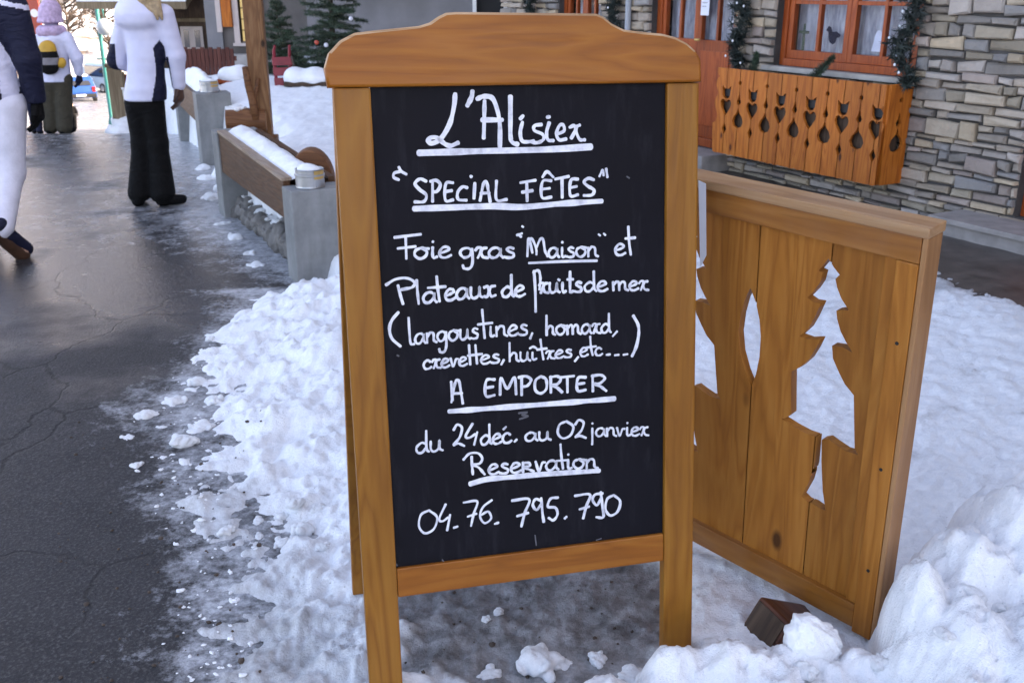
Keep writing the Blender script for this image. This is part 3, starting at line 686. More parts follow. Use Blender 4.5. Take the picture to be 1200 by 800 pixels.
def chalk(strokes, w, name='chalk_writing', label=None, mat='chalk'):
    if mat == 'ghost' and len(strokes) > 1:
        for s in strokes: chalk([s], w, 'chalk_smudge', None, mat)
        return
    mb = MB()
    for s in strokes: ribbon(mb, s, w if not isinstance(s, tuple) else s[1])
    me = mb.mesh(name, recalc=False)
    o = link(name, me, M[mat], slate, False, label); return o
def line(pts, w): chalk([pts], w, 'chalk_underline')
q = lambda pts: z(pts, 480, 95, 5)
chalk([q([(272,75),(265,150),(240,250),(190,335),(140,365),(112,352),(130,332),(170,335),(210,368),(245,380),(290,362)]), q([(374,58),(368,95),(343,145)]),
       q([(445,115),(443,220),(440,335)]), q([(400,105),(440,90),(490,100),(520,170),(535,260),(535,385)]), q([(430,228),(550,228)]), q([(597,90),(597,200),(598,330),(612,362),(640,372)])], 5.6)
chalk([q([(668,240),(655,300),(665,350),(700,357),(735,350)]), q([(672,203),(655,222)]), q([(780,255),(740,262),(738,290),(785,312),(792,342),(755,362),(712,355)]), q([(825,245),(810,300),(818,345),(850,350)]), q([(828,210),(812,212)]),
       q([(872,312),(912,292),(908,258),(885,262),(868,310),(885,345),(925,340)]), q([(945,272),(972,262),(978,290),(955,335)]), q([(1005,258),(985,270),(985,300),(1005,343),(1035,345)])], 4.3)
line(q([(58,422),(400,412),(800,402),(1070,386)]), 8.2)
caps = []
X = [485, 503, 520.5, 534, 552, 565, 580, 595]
for c, a, b, hh in (('S', 485, 503, 27), ('P', 505, 519, 25), ('E', 520, 534, 23), ('C', 535, 551, 21), ('A', 562, 578, 22), ('L', 580, 595, 23)):
    yb = 237-(a-485)*.018; caps += glyph(c, a, b, yb, yb, hh)
caps += [[(557.5, 215), (556.5, 233)], [(552.5, 206.5), (553.5, 207.5)]]
caps += glyph('F', 611, 629, 236.5, 235.5, 24)+glyph('E', 633, 650, 233, 233, 22)+glyph('T', 652, 668, 233, 231, 24)+glyph('E', 667, 681, 231, 230, 21)+glyph('S', 684, 700, 229.5, 229, 20)
caps += [[(637, 208), (642.5, 201.5), (650, 208)]]
chalk(caps, 3.9)
chalk([[(468, 196), (471, 201), (477, 204.5)], [(471, 201), (463, 203), (462, 208), (468, 211)], [(704, 207), (708, 199.5), (709, 206)], [(712, 198), (713.5, 208)]], 3.4)
line([(486, 245), (530, 243.5), (581, 242), (613, 243), (660, 239), (707, 236)], 7.6)
# Foie gras "Maison" et
chalk(glyph('F', 463, 494, 304.5, 303, 28)+word('oie', 486, 529, 304, 302, 12.5)+word('gras', 540, 605, 303, 302.5, 12), 3.5)
chalk(glyph('M', 618, 642, 301, 301, 21)+word('aison', 644, 702, 302.5, 301, 11.5), 3.3)
chalk([[(608, 275), (612, 278)], [(607, 276), (613, 274)], [(613, 265.5), (614.5, 266.5)], [(703, 275), (705, 276.5)], [(709, 274), (711, 276)]], 3)
chalk(word('e', 722, 734, 299.5, 299.5, 13)+[[(738, 266), (739, 285), (741, 299)], [(734.5, 280), (746, 279)]], 3.5)
line([(621, 308.8), (660, 307), (701, 306)], 3.4)
# Plateaux de fruits de mer
chalk([[(467, 335), (470, 347), (473, 357)], [(453, 334.5), (464, 328), (477, 326.5), (486, 331), (484, 337), (471, 340)], [(489, 329), (490, 343), (491.5, 357)]]+word('a', 496.5, 512, 356, 355, 12.5)+[[(512.5, 324.5), (514, 340), (516, 354)], [(502, 338), (523, 336.5)]]+word('eaux', 522, 582, 353, 348, 13), 3.6)
chalk(word('de', 589, 616, 349, 347.5, 12.5), 3.6)
chalk([[(627, 318), (628.5, 340), (629, 366)], [(626, 320), (632, 317.5), (634.5, 326), (633.5, 340)]]+word('ruIts', 633, 684, 344, 342.5, 11.5)+[[(655.5, 328), (657, 329)]], 3.7)
chalk(word('de', 686, 713, 342.5, 341.5, 11.5)+word('mer', 719, 761, 341, 340.5, 10.5), 3.4)
# (langoustines, homard, / crevettes, huîtres, etc---)
q = lambda pts: z(pts, 445, 360, 6)
chalk([q([(135,40),(90,95),(72,155),(90,225),(150,280)])], 4.0)
chalk([[(479.5, 373), (480.5, 390), (482, 403), (486, 404)]]+word('angous', 487, 562, 404, 397, 12)+[[(566, 363.5), (567.5, 380), (569, 397)], [(561, 381), (578, 379)]]+word('Ines', 573, 620, 395.5, 393, 12)+[[(625, 391), (622.5, 397.5)]], 3.2)
q = lambda pts: z(pts, 590, 360, 7.06)
chalk(word('homard', 640.5, 717, 393.5, 390.5, 11)+[[(724.6, 389), (719.6, 394.7)]], 3.3)
chalk([q([(1085,75),(1125,150),(1130,230),(1110,330),(1075,410)])], 4.2)
chalk(word('creve', 497, 548, 433.5, 429, 10)+[[(550.5, 405), (552, 428)], [(558, 405), (560, 427)], [(549, 417.5), (566, 415.5)]]+word('es', 564, 587, 427.5, 425.5, 10)+[[(591.5, 422.5), (588.5, 428)]], 3.1)
chalk(word('hu', 597, 622, 424.5, 423.5, 10.5)+word('I', 622, 630, 423, 422, 9)+[[(622, 409), (626, 407), (630, 409)], [(634.5, 398.5), (636, 410), (638, 422)], [(630.5, 410.5), (642, 409)]]+word('res', 641, 672, 421.5, 419, 9)+[[(679, 419), (675, 424)]], 3.0)
chalk(word('e', 681, 690, 418.5, 418, 10)+[[(693, 395), (694, 408), (696, 417)], [(688.5, 408), (700, 406.5)]]+word('c', 699, 707, 417.5, 417, 9)+[[(712, 416.5), (716.5, 416)], [(722, 417), (726.5, 416.4)], [(732, 416.5), (737, 415.7)]], 3.0)
# A EMPORTER
chalk(glyph('A', 528, 546, 472.5, 472.5, 26)+[[(529.5, 448), (531, 470)]], 3.6)
em = []
for c, a, b, yb, hh in (('E', 567, 583, 466, 21), ('N', 586, 607, 463.5, 20), ('P', 609, 626, 464, 22), ('O', 627, 643, 462, 20), ('Q', 645, 660, 461, 19), ('T', 658, 674, 461, 19), ('E', 675, 690, 459.5, 17), ('Q', 694, 712, 459.5, 19)):
    em += glyph(c, a, b, yb, yb-.6, hh)
chalk(em, 3.8)
line([(527, 483), (560, 480.5), (627, 475.5), (680, 471.5), (721.5, 468)], 7.4)
chalk([[(609, 485), (619, 484), (613, 487), (620, 488.5), (610, 492)]], 2.6, mat='ghost')
# du 24 déc. au 02 janvier
chalk(word('du', 488, 519, 532.5, 529, 12.5)+glyph('2', 531, 545, 523.5, 523.5, 25)+glyph('4', 545, 561, 523, 522, 25), 3.3)
chalk(word('dec', 564, 600, 522.5, 519.5, 11.5)+[[(594, 501), (591, 504)], [(604, 518.5), (606.5, 516)]], 3.3)
chalk(word('au', 616.5, 646, 518, 516.5, 10)+glyph('0', 654, 674, 514.5, 514.5, 20)+glyph('2', 674, 688, 514, 514, 21), 3.3)
chalk(word('janvier', 692, 761, 512.5, 511, 9.8, .06), 3.0)
# Reservation
chalk([[(553.5, 536), (554, 546), (555, 557)], [(544, 539.5), (551, 532.5), (561, 532), (566, 538), (563, 544), (555, 545.5), (562, 549), (569, 557)]]+word('eseRva', 573, 655, 557, 551.5, 11.5)+[[(658, 521.5), (659, 535), (661, 550)], [(653, 541), (666, 540)]]+word('ion', 664, 701, 550.5, 549.5, 11), 3.5)
line([(552, 568), (572, 562.5), (600, 560), (640, 556.5), (703.5, 552.5)], 7.0)
# 04.76.795.790
num = []
for c, a, b, t_, b_ in (('0', 490.5, 514, 599, 626), ('4', 514, 529, 592, 622.5), ('7', 544, 560, 588.5, 617.5), ('6', 562, 579, 587, 614)):
    num += glyph(c, a, b, b_, b_, b_-t_)
chalk(num+[[(532.5, 619.5), (537, 618)], [(580.5, 615), (585, 613.5)]], 3.2)
num = []
for c, a, b, t_, b_ in (('7', 601, 621, 586, 618), ('9', 624, 639, 584.5, 612.5), ('5', 640, 656, 584, 610.5), ('7', 675, 692.5, 580.5, 608.5), ('8', 694, 709, 577.5, 608.5), ('0', 710, 729, 581, 605)):
    num += glyph(c, a, b, b_, b_, b_-t_)
chalk(num+[[(663, 608.5), (665, 606.5)]], 3.7)
# worn chalk traces
chalk([[(465, 662), (466, 664)], [(519, 657), (521, 660)], [(628, 628), (629.5, 640)], [(736, 207), (739, 209)], [(466, 417), (468, 418)], [(700, 634), (706, 632)]], 2.0, 'chalk_smudge', mat='ghost')
# ------------------------------------------------------------------ the pine panel with cut-out fir trees
PL = Vector((.8339, 1.9144, .03)); PM = Matrix.Translation(PL) @ Matrix.Rotation(-.84, 4, 'Z') @ Matrix.Rotation(.0368, 4, 'Y') @ Matrix.Rotation(.1052, 4, 'X'); PMI = PM.inverted()
panel = empty('carved_fence_panel', label='honey coloured pine fence panel with fir tree cut-outs, leaning behind the chalkboard', cat='fence panel'); panel.matrix_world = PM
panel.location, panel.rotation_euler = PM.to_translation(), PM.to_euler()
def onpanel(px, py, y=.012):
    o = PMI @ CAM; d = PMI.to_3x3() @ ray(px, py); q = o + d * ((y-o.y) / d.y); return (q.x, q.z)
PLEN, PH = 1.18, .991
tree = [(971,303),(977,313),(984,322),(979,327),(981,337),(986,350),(995,364),(988,363),(980,364),(981,374),(985,388),(991,400),(999,413),(987,407),(975,405),(976,420),(983,436),(990,450),(1000.5,463),
        (1001,500),(1001.5,525),(1006,533),(990,528),(978,520),(970,514),(963,515),(962.5,540),(964,575),(967.5,598),(960,595),(953,590),(945,587),(939,581),(948,565),(954,545),(957,512),(945,508),(930,500),(916,491),(922,489),(927,485),(927.5,435),
        (938,430),(948,421),(955,410),(961,397.5),(948,398),(937,394),(947,385),(954,373),(959,362),(962,355.5),(953,354),(946,349),(955,340),(961,331),(964,319.5),(959,317),(966,309)]
T1 = [onpanel(a, b) for a, b in tree]
leaf = [(879.5,337.5),(886,355),(890,375),(891.5,395),(890,418),(886,438),(880.5,453),(873,435),(867,413),(865,390),(868,368),(873,350)]
L1 = [onpanel(a, b) for a, b in leaf]
off = lambda P_, d: [(x-d, z_) for x, z_ in P_]
holes = [T1, L1, off(T1, .372), off(L1, .372), off(T1, .744)]
bx0, bx1 = -PLEN+.045, -.05
full = plate('board', [[(bx0, .05), (bx1, .05), (bx1, PH-.05), (bx0, PH-.05)]]+holes, M['panel_v'], None, .022, y=.012)
src = full.data; bpy.data.objects.remove(full)
def slices(src, cuts, name, mat, parent, gap=.0012):
    for a, b in zip(cuts[:-1], cuts[1:]):
        bm = bmesh.new(); bm.from_mesh(src)
        for x, s in ((a+gap, -1), (b-gap, 1)):
            g = bm.verts[:]+bm.edges[:]+bm.faces[:]
            r = bmesh.ops.bisect_plane(bm, geom=g, plane_co=(x, 0, 0), plane_no=(s, 0, 0), clear_outer=True, dist=1e-6)
            bmesh.ops.edgenet_fill(bm, edges=[e for e in r['geom_cut'] if isinstance(e, bmesh.types.BMEdge) and e.is_valid])
        if len(bm.faces):
            me = bpy.data.meshes.new(name); bm.to_mesh(me); link(name, me, mat, parent)
        bm.free()
slices(src, [bx0, -.94, -.75, -.565, -.372, -.194, bx1], 'board', M['panel_v'], panel)
mb = MB(); mb.box(-PLEN, -.0004, -.004, .052, PH-.066, PH-.012, bev=.003); mb.build('top_rail', M['panel_h'], panel)
mb = MB(); mb.box(-PLEN-.01, .0135, -.008, .060, PH-.0115, PH+.010, bev=.003); mb.build('top_cap', M['panel_top'], panel)
mb = MB(); mb.box(-PLEN+.046, -.0475, -.002, .05, 0, .066, bev=.003); mb.build('bottom_rail', M['panel_h'], panel)
for x0, x1 in ((-PLEN, -PLEN+.046), (-.047, -.0005)):
    mb = MB(); mb.box(x0, x1, -.0035, .0515, -.01, PH-.067, bev=.003); mb.build('stile', M['panel_v'], panel)
mb = MB(); mb.box(-.074, -.0478, .003, .0118, .067, PH-.067, bev=.002); mb.build('molding', M['panel_v'], panel)
mb = MB(); mb.box(.0002, .012, -.003, .055, .0, PH-.012, bev=.003); mb.build('end_strip', M['panel_end'], panel)
for x in (-.024, ):
    for zz in (.18, .45, .75): 
        mb = MB(); mb.tube([(x, -.0045, zz), (x, -.002, zz)], .004, 10); mb.build('screw', M['rubber'], panel)
# wet timber foot crossing under the panel near its corner, with a clod of snow against it
bp = PM @ Vector((-.165, 0, 0)); 
b = empty('timber_block', (bp.x-.015, bp.y-.02, .015), (R(-27), R(8), R(-62)), 'wet red brown timber block half buried under the corner of the carved panel', 'timber block')
mb = MB(); mb.box(-.05, .055, -.125, .12, -.095, .005, bev=.010); mb.build('timber', M['wet_block'], b)
mb = MB(); mb.box(-.042, .047, -.1285, -.1255, -.09, -.004); mb.build('cut_end', M['dark_wood'], b)
o = sdf('snow_chunk', [('e', (0, 0, .04), (.068, .055, .07)), ('e', (-.01, 0, .115), (.052, .045, .052)), ('e', (.032, .01, .11), (.035, .035, .04)), ('e', (-.015, .005, .155), (.030, .028, .026)), ('e', (-.045, -.02, .03), (.04, .035, .04))], M['clean_snow'], None, .005, .018, warp=.022)
o.location = (.655, 1.795, -.01); tag(o, 'tall snow clod leaning on the wet timber block under the carved panel', 'snow lump')
# pale sheet hanging from the panel beside the chalkboard
s = MB(); a = [onpanel(817, 212, -.02), onpanel(825.5, 216, -.02), onpanel(826, 300, -.02), onpanel(819, 314, -.02)]
s.add([(x, -.0145, z_) for x, z_ in a]+[(x, -.0155, z_) for x, z_ in a], [(0, 1, 2, 3), (7, 6, 5, 4), (0, 4, 5, 1), (1, 5, 6, 2), (2, 6, 7, 3), (3, 7, 4, 0)])
me = s.mesh('paper_strip'); me.transform(PM); o = link('paper_strip', me, M['paper']); tag(o, 'pale lilac strip hanging on the panel right beside the chalkboard', 'strip')
# ------------------------------------------------------------------ stone house on the right (local x = towards the viewer's right, y = into the wall)
HA = math.atan2(-.88, .475)
house = empty('stone_house', (FO[0], FO[1], 0), (0, 0, HA), 'rough grey stone house with red brown windows and doors on the right', 'house')
HM = Matrix.Translation((FO[0], FO[1], 0)) @ Matrix.Rotation(HA, 4, 'Z')
WIN, WIN2, DOOR, DOOR2 = (.50, 1.86, .872, 2.15), (4.35, 5.15, .872, 2.15), (2.33, 3.50, .12, 2.25), (-1.45, -.40, .10, 2.2)
def stones(s0, s1, z0, z1, holes, seed):
    rg = np.random.default_rng(seed); mb = MB(); zz = z0
    pal = [(0.378, 0.332, 0.3), (0.464, 0.398, 0.332), (0.301, 0.295, 0.308), (0.533, 0.44, 0.34), (0.404, 0.34, 0.324), (0.267, 0.249, 0.243), (0.43, 0.373, 0.332), (0.361, 0.315, 0.259), (0.464, 0.423, 0.413)]
    while zz < z1:
        h = rg.choice([.036, .055, .08, .11, .155], p=[.22, .26, .26, .16, .10]); s = s0-rg.uniform(0, .2)
        while s < s1:
            w = rg.uniform(.08, .31)*(1.2 if h < .08 else 1); w = min(w, h*4.8)
            cells = [(s, s+w, zz, zz+h)]
            if h > .095 and rg.random() < .5:
                k = rg.uniform(.35, .65); cells = [(s, s+w, zz, zz+h*k)]
                m = rg.uniform(.3, .7)*w; cells += [(s, s+m, zz+h*k, zz+h), (s+m, s+w, zz+h*k, zz+h)] if rg.random() < .5 else [(s, s+w, zz+h*k, zz+h)]
            for a, b, c, d in cells:
                for (ha, hb, hc, hd) in holes:
                    if c < hd and d > hc and b > ha and a < hb:
                        if a < ha: b = min(b, ha)
                        elif b > hb: a = max(a, hb)
                        else: a = b
                if b-a < .03 or d-c < .02: continue
                g = .005; j = lambda q=.012: rg.uniform(-q, q); y = -rg.uniform(.004, .042); t = .011
                jz = min(.014, (d-c)*.17)
                o4 = [(a+g+j()*.4, c+g+j(jz)), (b-g+j()*.4, c+g+j(jz)), (b-g+j()*.4, d-g+j(jz)), (a+g+j()*.4, d-g+j(jz))]
                cx = sum(p[0] for p in o4)/4; cz = sum(p[1] for p in o4)/4
                i4 = [(p[0]+(cx-p[0])*min(.4, t/max(.02, abs(cx-p[0])))+j(.004), p[1]+(cz-p[1])*min(.4, t/max(.015, abs(cz-p[1])))+j(.003)) for p in o4]
                vs = [(-p[0], .03, p[1]) for p in o4]+[(-p[0], y+.014, p[1]) for p in o4]+[(-p[0], y+j(.005), p[1]) for p in i4]
                base = np.array(pal[rg.integers(len(pal))])*np.array((1.0, .94, .84))*rg.uniform(.74, 1.2); cc = (*np.clip(base, 0, 1), 1)
                for f in [(0,1,5,4),(1,2,6,5),(2,3,7,6),(3,0,4,7),(4,5,9,8),(5,6,10,9),(6,7,11,10),(7,4,8,11),(8,9,10,11)]:
                    pass
                mb.add(vs, [(0,1,5,4),(1,2,6,5),(2,3,7,6),(3,0,4,7),(4,5,9,8),(5,6,10,9),(6,7,11,10),(7,4,8,11),(8,9,10,11)], 0, cc)
            s += w
        zz += h
    return mb
mb = stones(-5.0, 6.2, -.12, 2.9, [WIN, WIN2, DOOR, DOOR2], 3)
mb.build('stone_facing', M['stone'], house)
mb = MB()                                           # the wall behind, with real openings
ops = sorted([DOOR2, WIN, DOOR, WIN2]); s = -9.0
for (a, b, c, d) in ops:
    mb.box(-a, -s, .012, .40, -.3, 2.9); mb.box(-b, -a, .012, .40, d, 2.9); mb.box(-b, -a, .012, .40, -.3, c); s = b
mb.box(-6.2, -s, .012, .40, -.3, 2.9); mb.build('wall', M['mortar'], house)
mb = MB(); mb.box(-6.2, 24, .012, .40, 2.9, 8.2); mb.box(-6.2, -5.8, .401, 10, -.3, 8.2); mb.box(23.6, 24, .401, 10, -.3, 8.2); mb.box(9.0, 23.6, .012, .40, -.3, 2.899); mb.box(-5.8, 23.6, 9.6, 10, -.3, 8.2); mb.build('upper_wall', M['grey_plaster'], house)  # upper walls, run on unseen behind the camera to block sun
mb = MB(); mb.box(-5.79, 23.59, .402, 9.59, 2.6, 2.75); mb.box(-5.79, 23.59, 3.2, 3.3, -.3, 2.6); mb.build('room', M['brown_plaster'], house)
mb = MB(); mb.add([(-6.7, -.7, 8.0), (24.5, -.7, 8.0), (24.5, 5, 10.6), (-6.7, 5, 10.6), (-6.7, 10.7, 8.0), (24.5, 10.7, 8.0), (-6.7, -.7, 8.25), (24.5, -.7, 8.25), (24.5, 5, 10.85), (-6.7, 5, 10.85), (-6.7, 10.7, 8.25), (24.5, 10.7, 8.25)],
   [(0,1,2,3),(3,2,5,4),(6,7,8,9),(9,8,11,10),(0,1,7,6),(4,5,11,10),(0,3,9,6),(3,4,10,9),(1,2,8,7),(2,5,11,8)]); mb.build('roof', M['clean_snow'], house)
def glazed(name, op, cols, rows, zb, leaf, parent, mat, sashes=2, curtain=True, fr=.055):
    a, b, c, d = op; y0 = .07
    f = MB(); f.box(-b, -b+fr, y0, y0+.07, c, d, bev=.004); f.box(-a-fr, -a, y0, y0+.07, c, d, bev=.004); f.box(-b+fr, -a-fr, y0, y0+.07, d-fr, d, bev=.004); f.box(-b+fr, -a-fr, y0-.02, y0+.09, c, c+fr, bev=.004)
    w = f.build(name, mat, parent)
    x0, x1 = -b+fr+.001, -a-fr-.001; W = (x1-x0)/sashes
    for k in range(sashes):
        l, r = x0+W*k+.001, x0+W*(k+1)-.001; q = .048; s = MB(); zb_, zt = c+fr+.001, d-fr-.001
        s.box(l, l+q, y0+.012, y0+.058, zb_, zt, bev=.003); s.box(r-q, r, y0+.012, y0+.058, zb_, zt, bev=.003)
        s.box(l+q, r-q, y0+.012, y0+.058, zt-q, zt, bev=.003); s.box(l+q, r-q, y0+.012, y0+.058, zb_, zb, bev=.003)
        ch = (zt-q-zb)/rows; cw = (r-l-2*q)/cols; m = .014
        for i in range(1, cols): s.box(l+q+cw*i-m, l+q+cw*i+m, y0+.016, y0+.054, zb, zt-q)
        for j in range(1, rows):
            for i in range(cols): s.box(l+q+cw*i+(m if i else 0), l+q+cw*(i+1)-(m if i < cols-1 else 0), y0+.018, y0+.052, zb+ch*j-m, zb+ch*j+m)
        so = s.build('sash' if not leaf else 'door_leaf', mat, w)
        p = MB(); p.box(l+q-.004, r-q+.004, y0+.033, y0+.037, zb-.004, zt-q+.004); p.build('pane', M['clear'], w)
    if curtain:
        n = 60; cu = MB(); vs = []
        for i in range(n+1):
            x = -b+fr+(b-a-2*fr)*i/n; yy = y0+.12+.012*math.sin(i*1.1)+.008*math.sin(i*.37)
            vs += [(x, yy, c+.02), (x, yy, d-.02)]
        cu.add(vs, [(2*i, 2*i+2, 2*i+3, 2*i+1) for i in range(n)]); cu.build('curtain', M['curtain'], w, smooth=True)
    return w
w = glazed('window', WIN, 2, 3, .99, False, house, M['red_wood'])
# paper figures stuck behind the panes
def cut(pts, x, z_, s, mat, y=.125-.0):
    return plate('window_decoration', [[(x+a*s, z_+b*s) for a, b in pts]], mat, w, .003, y=.1105)
cross = [(-.1,-1),(.1,-1),(.1,.1),(.45,.12),(.45,.3),(.1,.3),(.08,.75),(-.08,.75),(-.1,.3),(-.45,.3),(-.45,.15),(-.1,.1)]
bird = [(-.62,.30),(-.45,.55),(-.25,.50),(-.1,.22),(.25,.25),(.62,.05),(.50,-.08),(.32,-.12),(.22,-.40),(.02,-.52),(-.25,-.40),(-.38,-.1),(-.42,.2)]
bell = [(-.45,-.6),(.45,-.6),(.33,-.1),(.25,.4),(.1,.6),(-.1,.6),(-.25,.4),(-.33,-.1)]
cut(cross, -1.66, 1.10, .115, M['needles']); cut(bird, -1.36, 1.11, .12, M['navy']); cut(bell, -.93, 1.09, .12, M['white_fabric'])
cut(cross, -1.64, 1.52, .12, M['black']); cut(bell, -.93, 1.50, .15, M['brown_leather']); cut(bird, -1.36, 1.47, .13, M['yellow']); cut(bell, -.66, 1.10, .10, M['olive'])
mb = MB(); mb.box(-1.92, -.44, -.06, .068, .835, .8715, bev=.004); mb.build('sill', M['sill'], house)
mb = MB(); mb.box(-1.95, -.41, -.03, .10, 2.151, 2.30, bev=.006); mb.build('lintel', M['red_wood'], house)
glazed('window', WIN2, 2, 3, .99, False, house, M['red_wood'])
mb = MB(); mb.box(-5.2, -4.3, -.05, .068, .835, .8715, bev=.004); mb.build('sill', M['sill'], house)
dr = glazed('door', DOOR, 2, 3, 1.02, True, house, M['red_wood'], fr=.07)
mb = MB(); mb.tube([(-2.86, .05, 1.02), (-2.86, .015, 1.02), (-2.80, .015, 1.02)], .010); mb.build('handle', M['brass'], dr)
for l, r in ((-3.36, -2.98), (-2.85, -2.47)):
    mb = MB(); mb.box(l, r, .072, .0815, .30, .93, bev=.004); mb.build('door_panel', M['red_wood'], dr)
mb = MB(); mb.box(-2.83-.055, -2.83+.055, .0775, .0795, 1.22, 1.42); nt = mb.build('notice', M['paper'], dr)
for k in range(4):
    mb = MB(); mb.box(-2.83-.035, -2.83+.03-.012*(k % 2), .0765, .0772, 1.38-.03*k, 1.386-.03*k); mb.build('notice_text', M['grey_fab'], dr)
# right-hand door
d2 = glazed('door', DOOR2, 2, 2, 1.2, True, house, M['red_wood'], sashes=1, curtain=False)
mb = MB(); mb.box(.55, .62, .066, .0815, .60, .72, bev=.004); mb.build('handle', M['brass'], d2)
mb = MB(); mb.box(-DOOR[1]-.05, -DOOR[0]+.05, -.30, .06, -.06, .117, bev=.008); mb.build('doorstep', M['step'], house)
mb = MB(); mb.box(.085, 1.8, -.34, -.035, -.06, .058); mb.box(.07, 1.82, -.37, -.034, .0585, .092, bev=.006); mb.build('doorstep', M['step'], house)
mb = MB(); mb.tube([(-3.78, -.06, -.05), (-3.78, -.06, 2.9)], .028, 12); mb.build('downpipe', M['pipe'], house)

# window box: planks with cut-outs
wb = empty('window_box', HM @ Vector((0, -.26, 0)), (0, 0, HA), 'orange wooden window box front with cut-out cats and hearts below the restaurant window', 'window box')
heart = [(0, -.055), (.022, -.028), (.042, .0), (.046, .022), (.036, .04), (.020, .043), (.006, .034), (0, .024), (-.006, .034), (-.020, .043), (-.036, .04), (-.046, .022), (-.042, .0), (-.022, -.028)]
cat = [(0, -.036), (.020, -.031), (.031, -.016), (.033, .004), (.037, .040), (.014, .022), (-.014, .022), (-.037, .040), (-.033, .004), (-.031, -.016), (-.020, -.031)]
dia = [(0, -.036), (.020, 0), (0, .036), (-.020, 0)]
drop = [(0, .075), (.010, .042), (.036, .016), (.045, -.010), (.034, -.036), (0, -.048), (-.034, -.036), (-.045, -.010), (-.036, .016), (-.010, .042)]
drp2 = [(0, .045), (.009, .010), (.019, -.010), (.010, -.026), (-.010, -.026), (-.019, -.010), (-.009, .010)]
dot = [(.013*math.cos(a), .013*math.sin(a)) for a in np.linspace(0, 2*math.pi, 9)[:-1]]
at = lambda P_, x, z_: [(x+a*1.42, z_+b*1.36) for a, b in P_]
X0, X1, ZB0, ZT0 = -2.21, -.478, .175, .842; hs = []; cuts = [X0-.05]; sp = .1548
xs = [-2.075+sp*i for i in range(11)]
for i, x in enumerate(xs):
    if i % 2 == 0: hs += [at(cat, x, .655), at(heart, x, .545), at(dia, x, .37)]
    elif x < X1-.05: hs += [at(dot, x, .74), at(drp2, x, .61), at(drop, x, .455)]
    cuts.append(x)
cuts.append(X1+.05)
left = [(X0+.01, ZB0), (X0-.012, .40), (X0+.02, .415), (X0+.045, .46), (X0+.02, .52), (X0-.004, .56), (X0+.02, .62), (X0+.04, .64), (X0+.008, .70), (X0+.012, .75), (X0+.04, .775), (X0+.01, .80), (X0+.012, ZT0)]
right_ = [(X1, ZT0), (X1, ZB0)]
bot = []
for x in np.linspace(X1-.02, X0+.03, 48): bot.append((x, ZB0-.006*abs(math.sin(x*40))-.004*random.random()))
full = plate('plank', [left+right_+bot]+hs, M['orange_v'], None, .022)
src = full.data; bpy.data.objects.remove(full)
slices(src, cuts, 'plank', M['orange_v'], wb, .0034)
eb = plate('end_board', [[(.0, ZB0), (.21, ZB0), (.21, ZT0), (.0, ZT0)], at(drp2, .11, .60), at(drop, .11, .455), at(dot, .11, .74)], M['orange_v'], wb, .022)
eb.rotation_euler = (0, 0, R(90)); eb.location = (X1+.0215, .0225, 0)
mb = MB(); mb.box(X0+.03, X0+.05, .0235, .215, ZB0+.1, ZT0-.05, bev=.003); mb.build('end_board', M['orange_v'], wb)
mb = MB(); mb.box(X0+.06, X1-.03, .03, .21, .62, .80, bev=.004); mb.build('trough', M['black'], wb)
mb = MB(); mb.box(X0+.06, X1-.03, .05, .20, .19, .612); mb.build('inner_box', M['dark_wood'], wb)

def needles(mb, p, d, r, n, ln, rg, mi=0):
    d = Vector(d).normalized()
    for k in range(n):
        t = Vector((rg.normal(), rg.normal(), rg.normal())).normalized(); t = (t+d*.5).normalized(); q = Vector(p)+d*rg.uniform(-r, r); s = t.cross(d)
        if s.length < .01: continue
        s = s.normalized()*ln*.075; e = q+t*ln*rg.uniform(.6, 1.1)
        mb.add([q-s, q+s, e], [(0, 1, 2)], mi)
def garland(s, z0, z1, label, seed, swing=.04, n=70):
    rg = np.random.default_rng(seed); g = empty('pine_garland', HM @ Vector((-s, -.10, z0)), (0, 0, HA), label, 'garland', 'garlands on the stone house'); mb = MB()
    path = [Vector((swing*math.sin(i*.35+seed)+.015*rg.normal(), .015*rg.normal(), (z1-z0)*i/n)) for i in range(n+1)]
    mb.tube(path, .012, 6)
    for i, p in enumerate(path):
        for _ in range(3): needles(mb, p+Vector((rg.normal(0, .022), rg.normal(0, .022), rg.normal(0, .012))), (rg.normal(), rg.normal(), rg.normal()*.5), .03, 26, .070, rg)
    mb.build('foliage', M['garland'], g, recalc=False)
    for i in range(14):
        p = path[rg.integers(len(path))]; bm = MB(); a = rg.uniform(2.6, 6.8)
        bm.lathe([(.001, -.009), (.007, -.005), (.009, 0), (.006, .008), (.002, .012)], 8, p+Vector((.055*math.cos(a), -.06+.02*math.sin(a), 0))); bm.build('fairy_light', M['bulb'], g, smooth=True)
garland(.50, .82, 2.5, 'dark pine garland with clear bulbs right of the restaurant window', 1, .05)
garland(2.17, .83, 2.5, 'dark pine garland with clear bulbs between the restaurant window and the door', 2, .035)
garland(3.95, .7, 2.5, 'dark pine garland with clear bulbs left of the restaurant door', 3, .04)
garland(5.55, .7, 2.5, 'dark pine garland at the far left end of the stone house', 4, .03)
def sprig(loc, d, label, seed):
    rg = np.random.default_rng(seed); mb = MB(); p0 = Vector(loc); d = Vector(d)
    mb.tube([p0, p0+d], [.006, .003], 6)
    for i in range(26):
        t = i/25; p = p0+d*t
        for sg in (-1, 1):
            br = Vector((d.z*sg*.6, -.2, -d.x*sg*.6)).normalized()*.05*(1.2-t)+d*.12
            for k in range(4): needles(mb, p+br*k/4, br, .012, 7, .035, rg)
    o = mb.build('fir_sprig', M['needles'], recalc=False); o.matrix_world = HM; o.location, o.rotation_euler = HM.to_translation(), HM.to_euler(); tag(o, label, 'fir sprig')
